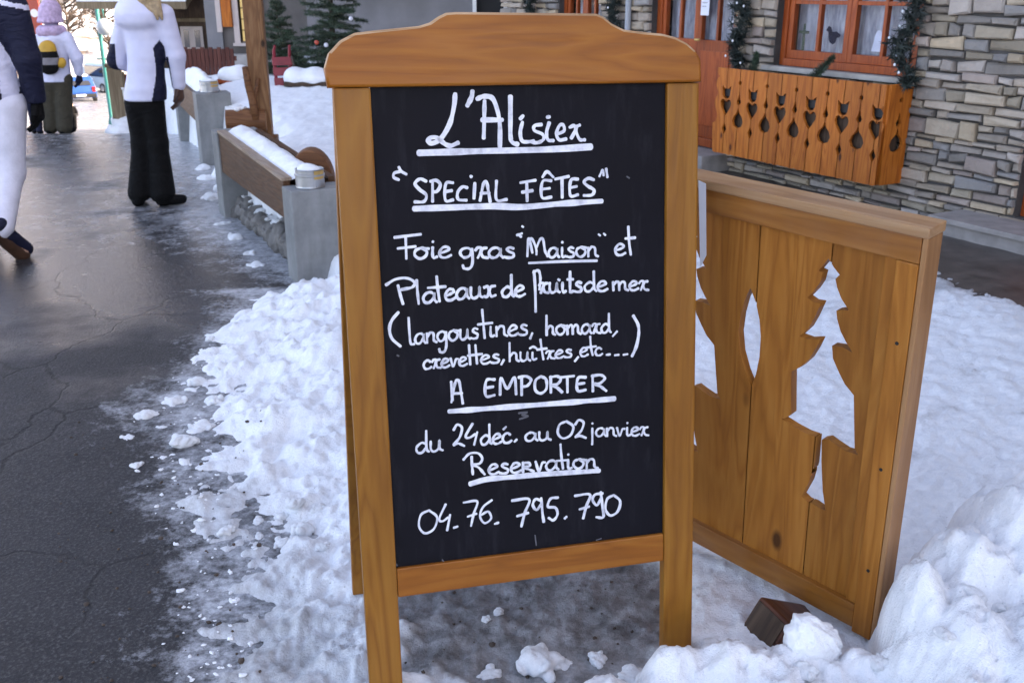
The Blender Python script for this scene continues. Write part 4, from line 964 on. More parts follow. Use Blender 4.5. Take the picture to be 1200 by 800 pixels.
sprig((-1.25, -.16, .80), (.17, .0, .17), 'green fir sprig leaning in the middle of the window box', 5)
sprig((-1.88, -.16, .79), (.02, .0, .16), 'small upright fir sprig at the left end of the window box', 6)
# ------------------------------------------------------------------ planter row along the road
PRM = Matrix.Translation((PA[0], PA[1], 0)) @ Matrix.Rotation(PANG, 4, 'Z')
def blk(parent, x0, x1, y0, y1, z0, z1, name='end_block'):
    mb = MB(); mb.box(x0, x1, y0, y1, z0, z1, bev=.008); return mb.build(name, M['concrete'], parent)
pl = empty('snow_planter', (PA[0], PA[1], -.1), (0, 0, PANG), 'long planter of brown boards between two concrete blocks, filled with snow, nearest the chalkboard', 'planter', 'planters along the road')
blk(pl, 0, .31, 0, .20, -.05, .52); blk(pl, 0, .31, 1.90, 2.10, -.05, .60)
def slope_board(parent, name, x0, x1, ya, yb, za0, za1, zb0, zb1, mat):
    mb = MB(); v = [(x0,ya,za0),(x1,ya,za0),(x1,yb,zb0),(x0,yb,zb0),(x0,ya,za1),(x1,ya,za1),(x1,yb,zb1),(x0,yb,zb1)]
    mb.add(v, [(0,3,2,1),(4,5,6,7),(0,1,5,4),(1,2,6,5),(2,3,7,6),(3,0,4,7)]); return mb.build(name, mat, parent)
slope_board(pl, 'front_board', .012, .05, .202, 1.898, .33, .545, .33, .60, M['brown_board'])
slope_board(pl, 'board_cap', .004, .062, .202, 1.898, .546, .562, .601, .617, M['board_top'])
slope_board(pl, 'back_board', .27, .305, .202, 1.898, .30, .55, .30, .61, M['brown_board'])
slope_board(pl, 'planter_floor', .051, .269, .202, 1.898, .31, .33, .31, .33, M['dark_wood'])
gx_, gy_ = np.meshgrid(np.linspace(.064, .268, 14), np.linspace(.205, 1.895, 80))
zz_ = .535+.05*(gy_-.2)/1.7+.045*np.sin((gx_-.06)/.2*3.14)*(.5+fbm(gx_*7, gy_*7))+.02*fbm(gx_*25, gy_*25)
link('snow_fill', grid_mesh('snow_fill', gx_, gy_, zz_), M['clean_snow'], pl, True)
p2_ = G(238, 193, -.1)
pl2 = empty('snow_planter', (p2_.x, p2_.y, -.1), (0, 0, .42), 'farther concrete and board planter heaped with snow, beyond the gap in the row', 'planter', 'planters along the road')
blk(pl2, 0, .31, 0, .24, -.05, .64); blk(pl2, 0, .31, 1.75, 1.95, -.16, .66)
slope_board(pl2, 'front_board', .012, .05, .242, 1.748, .36, .62, .38, .64, M['brown_board'])
slope_board(pl2, 'back_board', .27, .305, .242, 1.748, .32, .60, .32, .62, M['brown_board'])
gx_, gy_ = np.meshgrid(np.linspace(.052, .268, 14), np.linspace(.245, 1.745, 70))
zz_ = .60+.16*np.sin((gx_-.05)/.22*3.14)*(.4+fbm(gx_*5, gy_*4))+.03*fbm(gx_*20, gy_*20)
link('snow_fill', grid_mesh('snow_fill', gx_, gy_, zz_), M['clean_snow'], pl2, True)
# rubble under the first planter
rb = empty('rubble_edging', (PA[0], PA[1], -.1), (0, 0, PANG), 'low edging of rough stones dusted with snow under the near planter board', 'stone edging')
rg = np.random.default_rng(21); y = .24
while y < 1.86:
    w = rg.uniform(.12, .22); hgt = rg.uniform(.10, .19)
    me = sdf_mesh('stone', [('e', (0, 0, 0), (w*.55, .10, hgt*.62)), ('e', (w*.2, .02, hgt*.2), (w*.35, .09, hgt*.5)), ('e', (-w*.2, -.01, -.02), (w*.35, .10, hgt*.55))], .014, .03)
    co = np.empty(len(me.vertices)*3); me.vertices.foreach_get('co', co); co = co.reshape(-1, 3); co += (np.stack([fbm(co[:,1]*14+y*9, co[:,2]*14, 3), fbm(co[:,0]*14+y*5, co[:,2]*14, 3), fbm(co[:,0]*14, co[:,1]*14+y*7, 3)], 1)-.5)*.09; me.vertices.foreach_set('co', co.ravel()); me.update()
    o = link('stone', me, M['rubble'], rb, False); o.location = (.16+rg.uniform(-.02, .02), y+w/2, hgt*.4); o.rotation_euler = (rg.uniform(-.2, .2), rg.uniform(-.2, .2), 1.57+rg.uniform(-.2, .2))
    c = link('snow_cap', lumps[int(rg.integers(5))], M['clean_snow'], o, True); c.scale = (w*.30, .05, .035); c.location = (0, 0, hgt*.5)
    y += w*.95
# snow spilled along the foot of the planters
for i, (px, py, w) in enumerate([(262, 262, .16), (250, 232, .22), (277, 280, .14), (243, 208, .26), (292, 298, .12), (238, 196, .2), (300, 312, .14), (258, 221, .16)]):
    chunk(px, py, w, i % 5, 'low heap of snow at the foot of the planters beside the asphalt', 'snow heaps at the foot of the planters', sink=.7, zz=-.1)
# tin lanterns
def lantern(loc, label, r=.075):
    t = empty('tin_lantern', loc, label=label, cat='lantern', group='tin lanterns on the concrete blocks')
    mb = MB(); mb.lathe([(r, 0), (r*1.02, .004), (r, .01), (r, .062), (r*1.05, .066), (r*1.05, .074), (r*.98, .078), (r*.98, .095), (r*1.03, .099), (r*.96, .101), (r*.9, .085), (.001, .084)], 32); mb.build('tin', M['tin'], t, smooth=False)
    me = sdf_mesh('snow_cap', [('e', (0, 0, .09), (r*.8, r*.8, .028)), ('e', (-.02, .01, .10), (r*.5, r*.5, .025))], .006, .02); link('snow_cap', me, M['clean_snow'], t, True)
    mb = MB(); n = 8
    vs = []
    for i in range(n+1):
        a = R(-62)+R(52)*i/n; vs += [((r*1.035)*math.cos(a), (r*1.035)*math.sin(a), .05), ((r*1.035)*math.cos(a), (r*1.035)*math.sin(a), .095)]
    mb.add(vs, [(2*i, 2*i+2, 2*i+3, 2*i+1) for i in range(n)]); mb.build('label_plate', M['brass'], t)
v = PRM @ Vector((.135, .10, 0)); lantern((v.x, v.y, .421), 'round tin lantern capped with snow on the near concrete block', .078)
v = Matrix.Translation((p2_.x, p2_.y, 0)) @ Matrix.Rotation(.42, 4, 'Z') @ Vector((.14, .12, 0)); lantern((v.x, v.y, .541), 'round tin lantern on the far concrete block', .085)
# logs, post and stick
v = D(363, 206, 5.85)
lg = empty('half_log', (v.x, v.y, .34), (0, 0, R(4)), 'brown half log with a rounded top standing behind the near tin lantern', 'log')
pts = [(.135*math.cos(a), .0+.20*math.sin(a)) for a in np.linspace(0, math.pi, 17)]
plate('log_body', [[(x, max(-.05, z_)) for x, z_ in pts]+[(-.135, -.05), (.135, -.05)]], M['log'], lg, .16, bev=.006)
mb = MB(); mb.box(-.12, .12, -.014, -.002, -.04, .06, bev=.003); mb.build('cross_board', M['brown_board'], lg)
v = D(291, 152, 7.35)
lg = empty('log_round', (v.x, v.y, v.z+.02), (0, 0, R(12)), 'thick brown log lying at the foot of the tall wooden post', 'log')
mb = MB(); mb.tube([(-.15, 0, .04), (-.148, 0, .04), (0, 0, .045), (.13, 0, .04), (.132, 0, .04)], [.08, .088, .092, .085, .078], 20); mb.build('trunk', M['log'], lg, smooth=False)
mb = MB(); mb.tube([(.1325, 0, .04), (.136, 0, .04)], [.07, .068], 20); mb.tube([(-.1505, 0, .04), (-.154, 0, .04)], [.074, .072], 20); mb.build('cut_end', M['log_end'], lg)
c = link('snow_cap', lumps[1], M['clean_snow'], lg, True); c.scale = (.07, .05, .05); c.location = (-.06, 0, .115)
b = D(309, 156, 7.45)
po = empty('wooden_post', (b.x, b.y, .30), (0, 0, R(8)), 'tall square brown timber post rising out of the snow behind the planter', 'post')
mb = MB(); mb.box(-.068, .068, -.068, .068, -.3, 3.4, bev=.008); mb.build('timber', M['post_wood'], po)
mb = MB(); mb.box(-.10, .10, -.10, .10, -.3, .10, bev=.01); mb.build('foot_block', M['log'], po)
ar = MB(); A = [D(300, 141, 7.3), D(296, 118, 7.32), D(291, 100, 7.30), D(287, 79, 7.26)]
ar.tube(A, [.034, .030, .027, .022], 9); ar.tube([A[1], D(301, 104, 7.36), D(303, 92, 7.37)], [.022, .017, .013], 8)
tag(ar.build('branch', M['log'], smooth=True), 'dark forked branch propped against the tall wooden post', 'branch')

# ------------------------------------------------------------------ terrace behind: bench, sled, firs
def fir(loc, h, r, label, seed, lean=0):
    rg = np.random.default_rng(seed); t = empty('fir_tree', loc, (0, lean, 0), label, 'fir tree'); mb = MB(); mb.tube([(0, 0, -.1), (0, 0, h*.5), (0, 0, h)], [h*.022, h*.014, .004], 8); mb.build('trunk', M['bark'], t, smooth=True)
    c = MB(); k = 0
    for z0 in np.linspace(.08, .97, 19):
        n = int(5+6*(1-z0))
        for i in range(n):
            a = k*2.4+rg.uniform(-.3, .3); k += 1; L = r*(1-z0)**.8*rg.uniform(.7, 1.15)+.03
            p0 = Vector((0, 0, z0*h)); d = Vector((math.cos(a), math.sin(a), rg.uniform(-.35, .1)+z0*.5)).normalized()
            c.tube([p0, p0+d*L], [.006, .002], 4)
            m = max(4, int(L/.028))
            for j in range(m):
                u = (j+1)/m; q = p0+d*L*u+Vector((0, 0, -.06*L*u*u))
                for sg in (-1, 1):
                    br = (d.cross(Vector((0, 0, 1)))*sg*.8+d*.7+Vector((0, 0, rg.uniform(-.2, .15)))).normalized()*min(.16, L*.45*(1.15-u))
                    for g in range(3): needles(c, q+br*(g+.3)/3, br, .02, 6, .045, rg)
    c.build('crown', M['needles'], t, recalc=False); return t
v = D(386, 92, 10.6)
ft = fir((v.x+.06, v.y, .28), 1.85, .50, 'dark fir tree against the grey wall with red and white baubles', 3)
for i, (px, py, m) in enumerate([(364, 50, 'bauble_r'), (375, 53, 'bauble_w'), (404, 22, 'bauble_w')]):
    w_ = D(px, py, 10.15); mb = MB(); bm = bmesh.new(); bmesh.ops.create_icosphere(bm, subdivisions=3, radius=.022)
    mb.add([(v_.co.x+w_.x-v.x, v_.co.y+w_.y-v.y, v_.co.z+w_.z-.28) for v_ in bm.verts], [[q.index for q in f.verts] for f in bm.faces]); bm.free(); mb.build('bauble', M[m], ft, smooth=True)
v = D(326, 80, 11.0); fir((v.x, v.y, .2), 1.12, .36, 'small thin fir tree between the tall post and the dark fir', 8, .03)
v = D(346, 86, 11.3); fir((v.x, v.y, .25), .50, .36, 'low spreading fir behind the snow covered bench', 12)
# snow-covered bench, twice
def bench(px, py, Y, w, label):
    v = D(px, py, Y); t = empty('garden_bench', (v.x, v.y, v.z), (0, 0, 0), label, 'bench', 'benches under the snow')
    for s in (-1, 1):
        mb = MB(); mb.box(s*w*.4-.03, s*w*.4+.03, -.14, .14, -.35, -.032, bev=.004); mb.build('leg', M['dark_wood'], t)
    mb = MB(); mb.box(-w/2, w/2, -.17, .17, -.03, .012, bev=.004); mb.build('seat', M['red_wood' if w < .45 else 'dark_wood'], t)
    me = sdf_mesh('snow_cap', [('e', (x, 0, .04), (w*.24, .17, .085+.02*math.sin(x*30))) for x in np.linspace(-w*.33, w*.33, 4)], .018, .06); link('snow_cap', me, M['clean_snow'], t, True)
bench(364, 96, 10.0, .46, 'snow covered low bench in front of the dark fir')
bench(276, 93, 10.6, .30, 'small snow covered bench left of the tall post')
# red sled leaning upright
v = D(334, 104, 10.0)
sdg = empty('wooden_sled', (v.x, v.y, v.z), (R(-14), 0, R(20)), 'dark red sled standing on end in the snow beside the small fir', 'sled')
for s in (-1, 1):
    mb = MB(); mb.tube([(s*.075, 0, -.03), (s*.075, .0, .25), (s*.075, -.05, .36), (s*.07, -.12, .39)], [.016, .017, .015, .012], 8); mb.build('runner', M['red_sled'], sdg, smooth=True)
for i in range(3):
    mb = MB(); mb.box(-.10, .10, -.035, -.02, .02+.10*i, .10+.10*i, bev=.004); mb.build('seat_slat', M['red_sled'], sdg)
mb = MB(); mb.tube([(.09, -.05, .30), (.12, -.06, .12), (.17, -.06, -.02)], [.012, .012, .014], 6); mb.build('pull_bar', M['bark'], sdg, smooth=True)

# ------------------------------------------------------------------ houses behind the terrace
hb = empty('rendered_house', (-4.30, 14.6, -.2), label='grey brown rendered house with orange shutters and a lit window behind the terrace', cat='house')
def wall_with(parent, name, x0, x1, y0, y1, z0, z1, op, mat):
    mb = MB(); a, b, c, d = op; mb.box(x0, a, y0, y1, z0, z1); mb.box(b, x1, y0, y1, z0, z1); mb.box(a, b, y0, y1, z0, c); mb.box(a, b, y0, y1, d, z1); return mb.build(name, mat, parent)
wall_with(hb, 'wall', .0, 1.62, 0, 6, -1.5, 7, (.44, .74, .92, 2.3), M['brown_plaster'])
mb = MB(); mb.box(-.02, .20, -.06, -.001, -1.5, 6.9); mb.build('corner_pillar', M['grey_plaster'], hb)
wf = MB(); wf.box(.36, .44, -.03, .1, .90, 2.34); wf.box(.74, .80, -.03, .1, .90, 2.34); wf.box(.44, .74, -.03, .1, 2.3, 2.36); wf.box(.34, .82, -.06, .1, .86, .90); wf = wf.build('window', M['cream'], hb)
mb = MB(); mb.box(.441, .739, .12, .14, .92, 2.3); mb.build('pane', M['lit'], wf)
mb = MB()
for i in range(1, 4): mb.box(.44+.075*i-.008, .44+.075*i+.008, .09, .119, .92, 2.3)
for i in range(1, 9): mb.box(.44, .74, .095, .1185, .92+.15*i-.008, .92+.15*i+.008)
mb.build('lattice', M['tan_wood'], wf)
for x0, x1 in ((.215, .355),):
    mb = MB(); mb.box(x0, x1, -.075, -.0005, 1.12, 2.4, bev=.006); sh = mb.build('shutter', M['orange_v'], hb)
mb = MB(); mb.box(.14, .212, -.085, -.061, 1.05, 2.4, bev=.004); mb.build('shutter_edge', M['cream'], hb)
mb = MB(); mb.box(-.3, 1.6, -.4, 6.3, 7.001, 7.2); mb.build('roof', M['clean_snow'], hb)
mb = MB(); mb.box(.24, 1.0, -.35, -.08, .2, .76, bev=.01); mb.box(.24, 1.0, -.60, -.351, .1, .56, bev=.01); mb.build('doorstep', M['sill'], hb)
hg = empty('grey_house', (-2.66, 13.4, -.2), label='plain blue grey rendered house behind the chalkboard with a dark doorway', cat='house')
wall_with(hg, 'wall', .0, 3.2, 0, 6, -1, 8, (2.20, 2.55, .1, 2.35), M['grey_plaster'])
mb = MB(); mb.box(2.201, 2.549, .2, .25, .1, 2.35); mb.build('door', M['black'], hg)
mb = MB(); mb.box(2.15, 2.199, -.012, .1, .0, 2.4); mb.box(2.551, 2.60, -.012, .1, .0, 2.4); mb.build('door_frame', M['white_paint'], hg)
mb = MB(); mb.box(2.62, 3.19, -.03, -.001, -.4, 2.6, bev=.01); mb.build('whitewashed_pier', M['sill'], hg)
wn_ = MB(); wn_.box(.62, 1.42, -.02, .02, 1.72, 2.9); wn_ = wn_.build('window', M['dark_wood'], hg)
mb = MB(); mb.box(.68, 1.36, -.026, -.021, 1.78, 2.84); mb.build('pane', M['glass'], wn_)
mb = MB(); mb.box(.50, 1.54, -.20, -.021, 1.655, 1.70, bev=.006); mb.build('sill', M['dark_wood'], wn_)
mb = MB(); mb.box(.60, 1.45, -.17, -.05, 1.701, 1.73); mb.build('sill_snow', M['clean_snow'], wn_)
mb = MB(); mb.box(-.3, 3.5, -.4, 6.3, 8.001, 8.2); mb.build('roof', M['clean_snow'], hg)

# fence of upright boards
a = D(213, 86, 13.2); b = D(276, 84, 13.2)
fe = empty('board_fence', (a.x, 13.2, -.1), label='red brown upright board fence in front of the dark chalet', cat='fence'); W = b.x-a.x; n = 13
for i in range(n):
    mb = MB(); mb.box(W*i/n+.003, W*(i+1)/n-.003, -.012, .012, -.1, .80+.02*(i % 2), bev=.003); mb.build('board', M['red_fence'], fe)
for zz in (.35, .68):
    mb = MB(); mb.box(-.02, W+.02, .013, .045, zz-.03, zz+.03); mb.build('rail', M['red_fence'], fe)
# dark chalet
ch = empty('dark_chalet', (-6.75, 18.6, -1.0), label='dark timber chalet with small pale windows under a snowy porch roof', cat='chalet')
mb = MB(); mb.box(.0, 2.4, 0, 5, -1, 4.5); mb.build('wall', M['dark_wood'], ch)
for x in (.62, .86, 1.06):
    mb = MB(); mb.box(x-.10, x+.10, -.03, -.001, 1.38, 1.78); f = mb.build('window', M['cream'], ch)
    mb = MB(); mb.box(x-.045, x+.045, -.036, -.031, 1.42, 1.72); mb.build('pane', M['glass'], f)
for z0 in (1.86, 1.28):
    mb = MB(); mb.box(.42, 1.25, -.04, -.001, z0, z0+.06); mb.build('trim_board', M['tan_wood'], ch)
mb = MB(); mb.add([(-.6, -1.1, 2.10), (1.25, -1.1, 2.10), (1.25, -.001, 2.55), (-.6, -.001, 2.55), (-.6, -1.1, 2.22), (1.25, -1.1, 2.22), (1.25, -.001, 2.67), (-.6, -.001, 2.67)], [(0,3,2,1),(4,5,6,7),(0,1,5,4),(1,2,6,5),(2,3,7,6),(3,0,4,7)]); mb.build('porch_roof', M['tan_wood'], ch)
mb = MB(); mb.add([(-.6, -1.1, 2.221), (1.25, -1.1, 2.221), (1.25, -.002, 2.671), (-.6, -.002, 2.671), (-.57, -1.06, 2.33), (1.22, -1.06, 2.33), (1.22, -.03, 2.80), (-.57, -.03, 2.80)], [(0,3,2,1),(4,5,6,7),(0,1,5,4),(1,2,6,5),(2,3,7,6),(3,0,4,7)]); mb.build('roof_snow', M['clean_snow'], ch)
mb = MB(); mb.box(.30, .42, -1.0, -.88, -1, 2.1); mb.build('porch_post', M['red_fence'], ch)
mb = MB(); mb.box(-.5, 2.8, -.4, 5.4, 4.501, 4.7); mb.build('roof', M['clean_snow'], ch)

# road edge beyond: timber post, low boards, pole, heap
v = D(141, 138, 12.3)
tp = empty('timber_gatepost', (v.x, v.y, -.3), (0, 0, R(20)), 'tan timber gatepost at the bend of the road', 'gatepost')
mb = MB(); mb.box(-.085, .085, -.085, .085, -.5, .84, bev=.012); mb.build('post', M['tan_wood'], tp)
mb = MB(); mb.box(-.10, .10, -.10, .10, .8405, .88, bev=.01); mb.build('cap', M['tan_wood'], tp)
v = D(153, 128, 12.6)
lb = empty('low_board_fence', (v.x, v.y, -.2), (0, 0, R(-8)), 'low red brown board fence beside the tan gatepost', 'fence')
for i in range(4):
    mb = MB(); mb.box(-.12+.10*i, -.025+.10*i, -.012, .012, -.3, .66-.03*(i % 2), bev=.003); mb.build('board', M['red_fence'] if i % 2 else M['tan_wood'], lb)
v = D(149, 130, 12.1); mb = MB(); mb.tube([(v.x, v.y, -.3), (v.x-.015, v.y, v.z+.26)], [.014, .011], 8); mb.tube([(v.x-.03, v.y-.01, v.z+.262), (v.x, v.y-.01, v.z+.262)], .012, 8)
tag(mb.build('snow_pole', M['white_paint']), 'thin white marker pole stuck in the snow heap by the gatepost', 'marker pole')
for i, (px, py, w) in enumerate([(152, 147, .5), (140, 152, .32)]):
    p = G(px, py, -.15); o = link('snow_heap', lumps[i+1], M['clean_snow'], smooth=True); o.location = (p.x, p.y, -.3); o.scale = (w/2, w/2, .30-.1*i)
    tag(o, ('larger rounded snow heap in front of the tan gatepost', 'smaller snow heap on the road side of the gatepost')[i], 'snow heap')
# teal lamp post with a white globe
v = D(124, 90, 25)
lp = empty('street_lamp', (v.x, 25, float(prof(25))-.3), label='teal street lamp with a round white globe down the road', cat='street lamp')
zb = -float(prof(25))+.3
mb = MB(); mb.lathe([(.09, 0), (.09, .5), (.055, .6), (.05, 2.0), (.045, 4.4), (.03, 4.45)], 14); mb.build('pole', M['teal'], lp, smooth=True)
gl = D(123, 32, 24.8); bm = bmesh.new(); bmesh.ops.create_icosphere(bm, subdivisions=4, radius=.20); mb = MB(); mb.add([(q.co.x+gl.x-v.x, q.co.y-.2, q.co.z+gl.z+zb) for q in bm.verts], [[q.index for q in f.verts] for f in bm.faces]); bm.free(); mb.build('globe', M['globe'], lp, smooth=True)
gz = gl.z+zb
mb = MB(); mb.tube([(0, -.04, gz+.42), (gl.x-v.x, -.20, gz+.44), (gl.x-v.x, -.2, gz+.19)], .022, 8); mb.build('bracket', M['teal'], lp, smooth=True)
for s in (-1, 1):
    mb = MB(); mb.tube([(0, 0, gz+.60), (s*.25, 0, gz+.75), (s*.38, 0, gz+1.05)], [.03, .026, .02], 8); mb.build('arm', M['teal'], lp, smooth=True)
mb = MB(); mb.tube([(-.17, 0, gz-.75), (.17, 0, gz-.75)], .022, 8); mb.build('crossbar', M['teal'], lp, smooth=True)
# red shop panel with two white marks
v = D(22, 22, 24)
rp = empty('shop_panel', (v.x, 24, v.z-2), label='large red orange panel with pale rounded marks on posts at the left of the road', cat='sign panel')
mb = MB(); mb.box(-.55, .52, -.04, .04, 1.55, 3.3, bev=.01); mb.build('panel', M['red_paint'], rp)
for dx, w in ((.15, .12), (.40, .09)):
    mb = MB(); mb.tube([(dx, -.048, 2.12), (dx, -.0405, 2.12)], [w, w], 18); o = mb.build('pale_mark', M['white_paint'], rp)
for s in (-1, 1):
    mb = MB(); mb.box(s*.42-.05, s*.42+.05, .041, .12, -1.6, 3.2); mb.build('leg', M['dark_wood'], rp)

# cars far down the road
def car(x, y, rz, mat, label, van=False):
    t = empty('parked_car', (x, y, float(prof(y))), (0, 0, rz), label, 'car', 'cars parked down the road')
    H_ = 1.85 if van else 1.42
    side = [(-2.0, .30), (-2.05, .62), (-1.98, .92), (-1.80, H_-.06), (-1.55, H_), (.35, H_), (.62, H_-.06), (1.22, .98), (1.85, .84), (2.05, .62), (2.02, .30)]
    mb = MB(); n = len(side); vs = []
    for sgn in (-1, 1):
        for (a, b) in side: vs.append((sgn*(.84 if b < 1 else .84-.17*(b-1)/(H_-1)*1.0), a, b))
    mb.add(vs, [tuple(range(n-1, -1, -1)), tuple(range(n, 2*n))]+[(i, (i+1) % n, n+(i+1) % n, n+i) for i in range(n)])
    bm = bmesh.new(); me = mb.mesh('body'); bm.from_mesh(me); bmesh.ops.bevel(bm, geom=bm.edges[:], offset=.07, segments=3, affect='EDGES', profile=.6); bm.to_mesh(me); bm.free(); link('body', me, mat, t, True)
    rw = MB(); rw.add([(-.60, -1.995, .98), (.60, -1.995, .98), (.50, -1.835, H_-.16), (-.50, -1.835, H_-.16)], [(0, 1, 2, 3)]); rw.build('rear_window', M['glass'], t)
    for s in (-1, 1):
        g = MB(); g.box(s*.79-.035, s*.79+.035, -1.45, .55, 1.0, H_-.17, bev=.03); g.build('side_window', M['glass'], t)
        g = MB(); g.box(s*.70-.09, s*.70+.09, -2.07, -2.0, .62, .90, bev=.02); g.build('tail_light', M['lamp_r'], t)
        g = MB(); g.box(s*.62-.12, s*.62+.12, 1.98, 2.06, .58, .74, bev=.02); g.build('headlight', M['bulb'], t)
        for yy_ in (-1.25, 1.3):
            g = MB(); g.tube([(s*.66, yy_, .31), (s*.86, yy_, .31)], .31, 18); wh = g.build('wheel', M['rubber'], t)
            g = MB(); g.tube([(s*.861, yy_, .31), (s*.872, yy_, .31)], .19, 14); g.build('rim', M['tin'], wh)
    g = MB(); g.box(-.80, .80, -2.10, -1.99, .34, .52, bev=.03); g.build('bumper', M['rubber'], t)
    g = MB(); g.box(-.26, .26, -2.112, -2.1005, .40, .50); g.build('number_plate', M['white_paint'], t)
    me = sdf_mesh('roof_snow', [('e', (0, -.6, H_), (.62, .85, .07))], .05, .05); link('roof_snow', me, M['clean_snow'], t, True)
v = D(96, 115, 58); car(v.x-.2, 58, R(28), M['blue_car'], 'blue parked hatchback far down the road')
v = D(121, 104, 66); car(v.x, 66, R(55), M['silver_car'], 'pale silver van with snow on its roof beyond the blue car', True)
v = D(70, 110, 64); car(v.x, 64, R(20), M['blue_car'], 'second blue car half hidden behind the person with the rucksack')
# bare trees on the slope
def bare_tree(px, py, Y, h, label, seed):
    rg = np.random.default_rng(seed); p = D(px, py, Y); zz = -5.4+max(0, Y-75.5)*.42 if Y > 75 else float(prof(Y))
    t = empty('bare_tree', (p.x, Y, zz), label=label, cat='tree', group='bare trees on the snowy slope'); tr = MB(); tr.tube([(0, 0, -.5), (.1, 0, h*.4), (.05, 0, h*.75)], [h*.022, h*.016, h*.007], 7); tr.build('trunk', M['branch'], t, smooth=True)
    c = MB()
    for i in range(34):
        z0 = h*rg.uniform(.22, .75); a = rg.uniform(0, 6.28); L = h*rg.uniform(.2, .42); d = Vector((math.cos(a), math.sin(a), rg.uniform(.2, .9))).normalized(); p0 = Vector((.08, 0, z0)); m1 = p0+d*L*.5; e = p0+d*L+Vector((0, 0, L*.1)); c.tube([p0, m1, e], [h*.012, h*.009, h*.005], 5)
        for j in range(6):
            q = p0.lerp(e, rg.uniform(.3, .95)); dd = (d+Vector((rg.normal(), rg.normal(), rg.normal()))*.6).normalized(); c.tube([q, q+dd*L*.35], [h*.006, h*.004], 4)
    c.build('crown', M['branch'], t, smooth=True)
for i, (px, py, Y, h) in enumerate([(84, 70, 80, 6), (108, 80, 86, 7), (131, 85, 78, 5.5), (96, 60, 95, 7), (140, 60, 100, 8), (72, 70, 92, 7), (158, 70, 90, 8), (118, 60, 108, 8)]):
    bare_tree(px, py, Y, h, 'bare branching shrub on the bright snow slope beyond the street', 40+i)
# ------------------------------------------------------------------ people
def hand(s, w, fwd=(0, 0, -1), side=1, up=(0, 1, 0), size=1.0):
    """gloved or bare hand hanging from wrist w: palm, five bent fingers"""
    w = Vector(w); f = Vector(fwd).normalized(); u = Vector(up); r = f.cross(u).normalized(); u = r.cross(f); k = size
    pr = [('c', tuple(w), tuple(w+f*.075*k), .026*k, .033*k)]
    for i, (o, L) in enumerate(((-.027, .060), (-.009, .072), (.009, .068), (.026, .052))):
        a = w+f*.080*k+u*o*k; b = a+f*L*.55*k+r*side*.012*k; c = b+f*L*.35*k+r*side*.028*k
        pr += [('c', tuple(a), tuple(b), .0115*k, .0105*k), ('c', tuple(b), tuple(c), .0105*k, .009*k)]
    a = w+f*.028*k-u*.026*k; b = a-u*.024*k+f*.032*k; c = b+f*.03*k+r*side*.012*k
    return pr+[('c', tuple(a), tuple(b), .015*k, .0125*k), ('c', tuple(b), tuple(c), .0125*k, .010*k)]
def head(c, s=1.0, yaw=0.0):
    """head with brow, nose, chin, ears; faces +y turned by yaw"""
    c = Vector(c); q = Matrix.Rotation(yaw, 3, 'Z'); p = lambda x, y, z_: tuple(c+q @ Vector((x, y, z_))*s)
    return [('e', p(0, 0, .03), (.076*s, .095*s, .105*s), (0, 0, yaw)), ('e', p(0, .035, -.05), (.055*s, .062*s, .065*s), (0, 0, yaw)), ('c', p(0, .085, .02), p(0, .108, -.018), .009*s, .014*s),
            ('e', p(-.078, -.005, .0), (.010*s, .024*s, .033*s), (0, 0, yaw)), ('e', p(.078, -.005, .0), (.010*s, .024*s, .033*s), (0, 0, yaw)), ('e', p(0, .088, -.055), (.022*s, .010*s, .007*s), (0, 0, yaw)), ('e', p(0, .080, -.09), (.024*s, .016*s, .018*s), (0, 0, yaw)),
            ('c', p(-.045, .078, .045), p(.045, .078, .045), .012*s, .012*s), ('c', p(0, -.01, -.10), p(0, -.02, -.19), .052*s, .058*s)]
def figure(name_label, loc, rz, joints, bulk=1.0, hs=1.0, hy=0.0):
    """one continuous body under the clothes"""
    J = joints; b = bulk; pr = head(J['head'], hs, hy)
    pr += [('c', J['neck'], J['chest'], .055*b, .105*b, .75), ('c', J['chest'], J['waist'], .115*b, .10*b, .75), ('c', J['waist'], J['hip'], .10*b, .115*b, .8)]
    for s in 'LR':
        pr += [('c', J['neck'], J['sh'+s], .05*b, .05*b), ('c', J['sh'+s], J['el'+s], .045*b, .036*b), ('c', J['el'+s], J['wr'+s], .036*b, .025*b)]
        pr += [('c', J['hip'+s], J['kn'+s], .075*b, .05*b), ('c', J['kn'+s], J['an'+s], .05*b, .034*b), ('c', J['an'+s], J['to'+s], .036*b, .028*b)]
    return sdf('person', pr, M['skin'], None, .013, .035)
def place(o, loc, rz, label):
    o.location = loc; o.rotation_euler = (0, 0, rz); tag(o, label, 'person'); return o

def lean(root, k):
    for o in [root]+[c for c in bpy.data.objects if c.parent == root]+[g for g in bpy.data.objects if g.parent and g.parent.parent == root]:
        o.data.transform(Matrix(((1, 0, k, 0), (0, 1, 0, 0), (0, 0, 1, 0), (0, 0, 0, 1))))
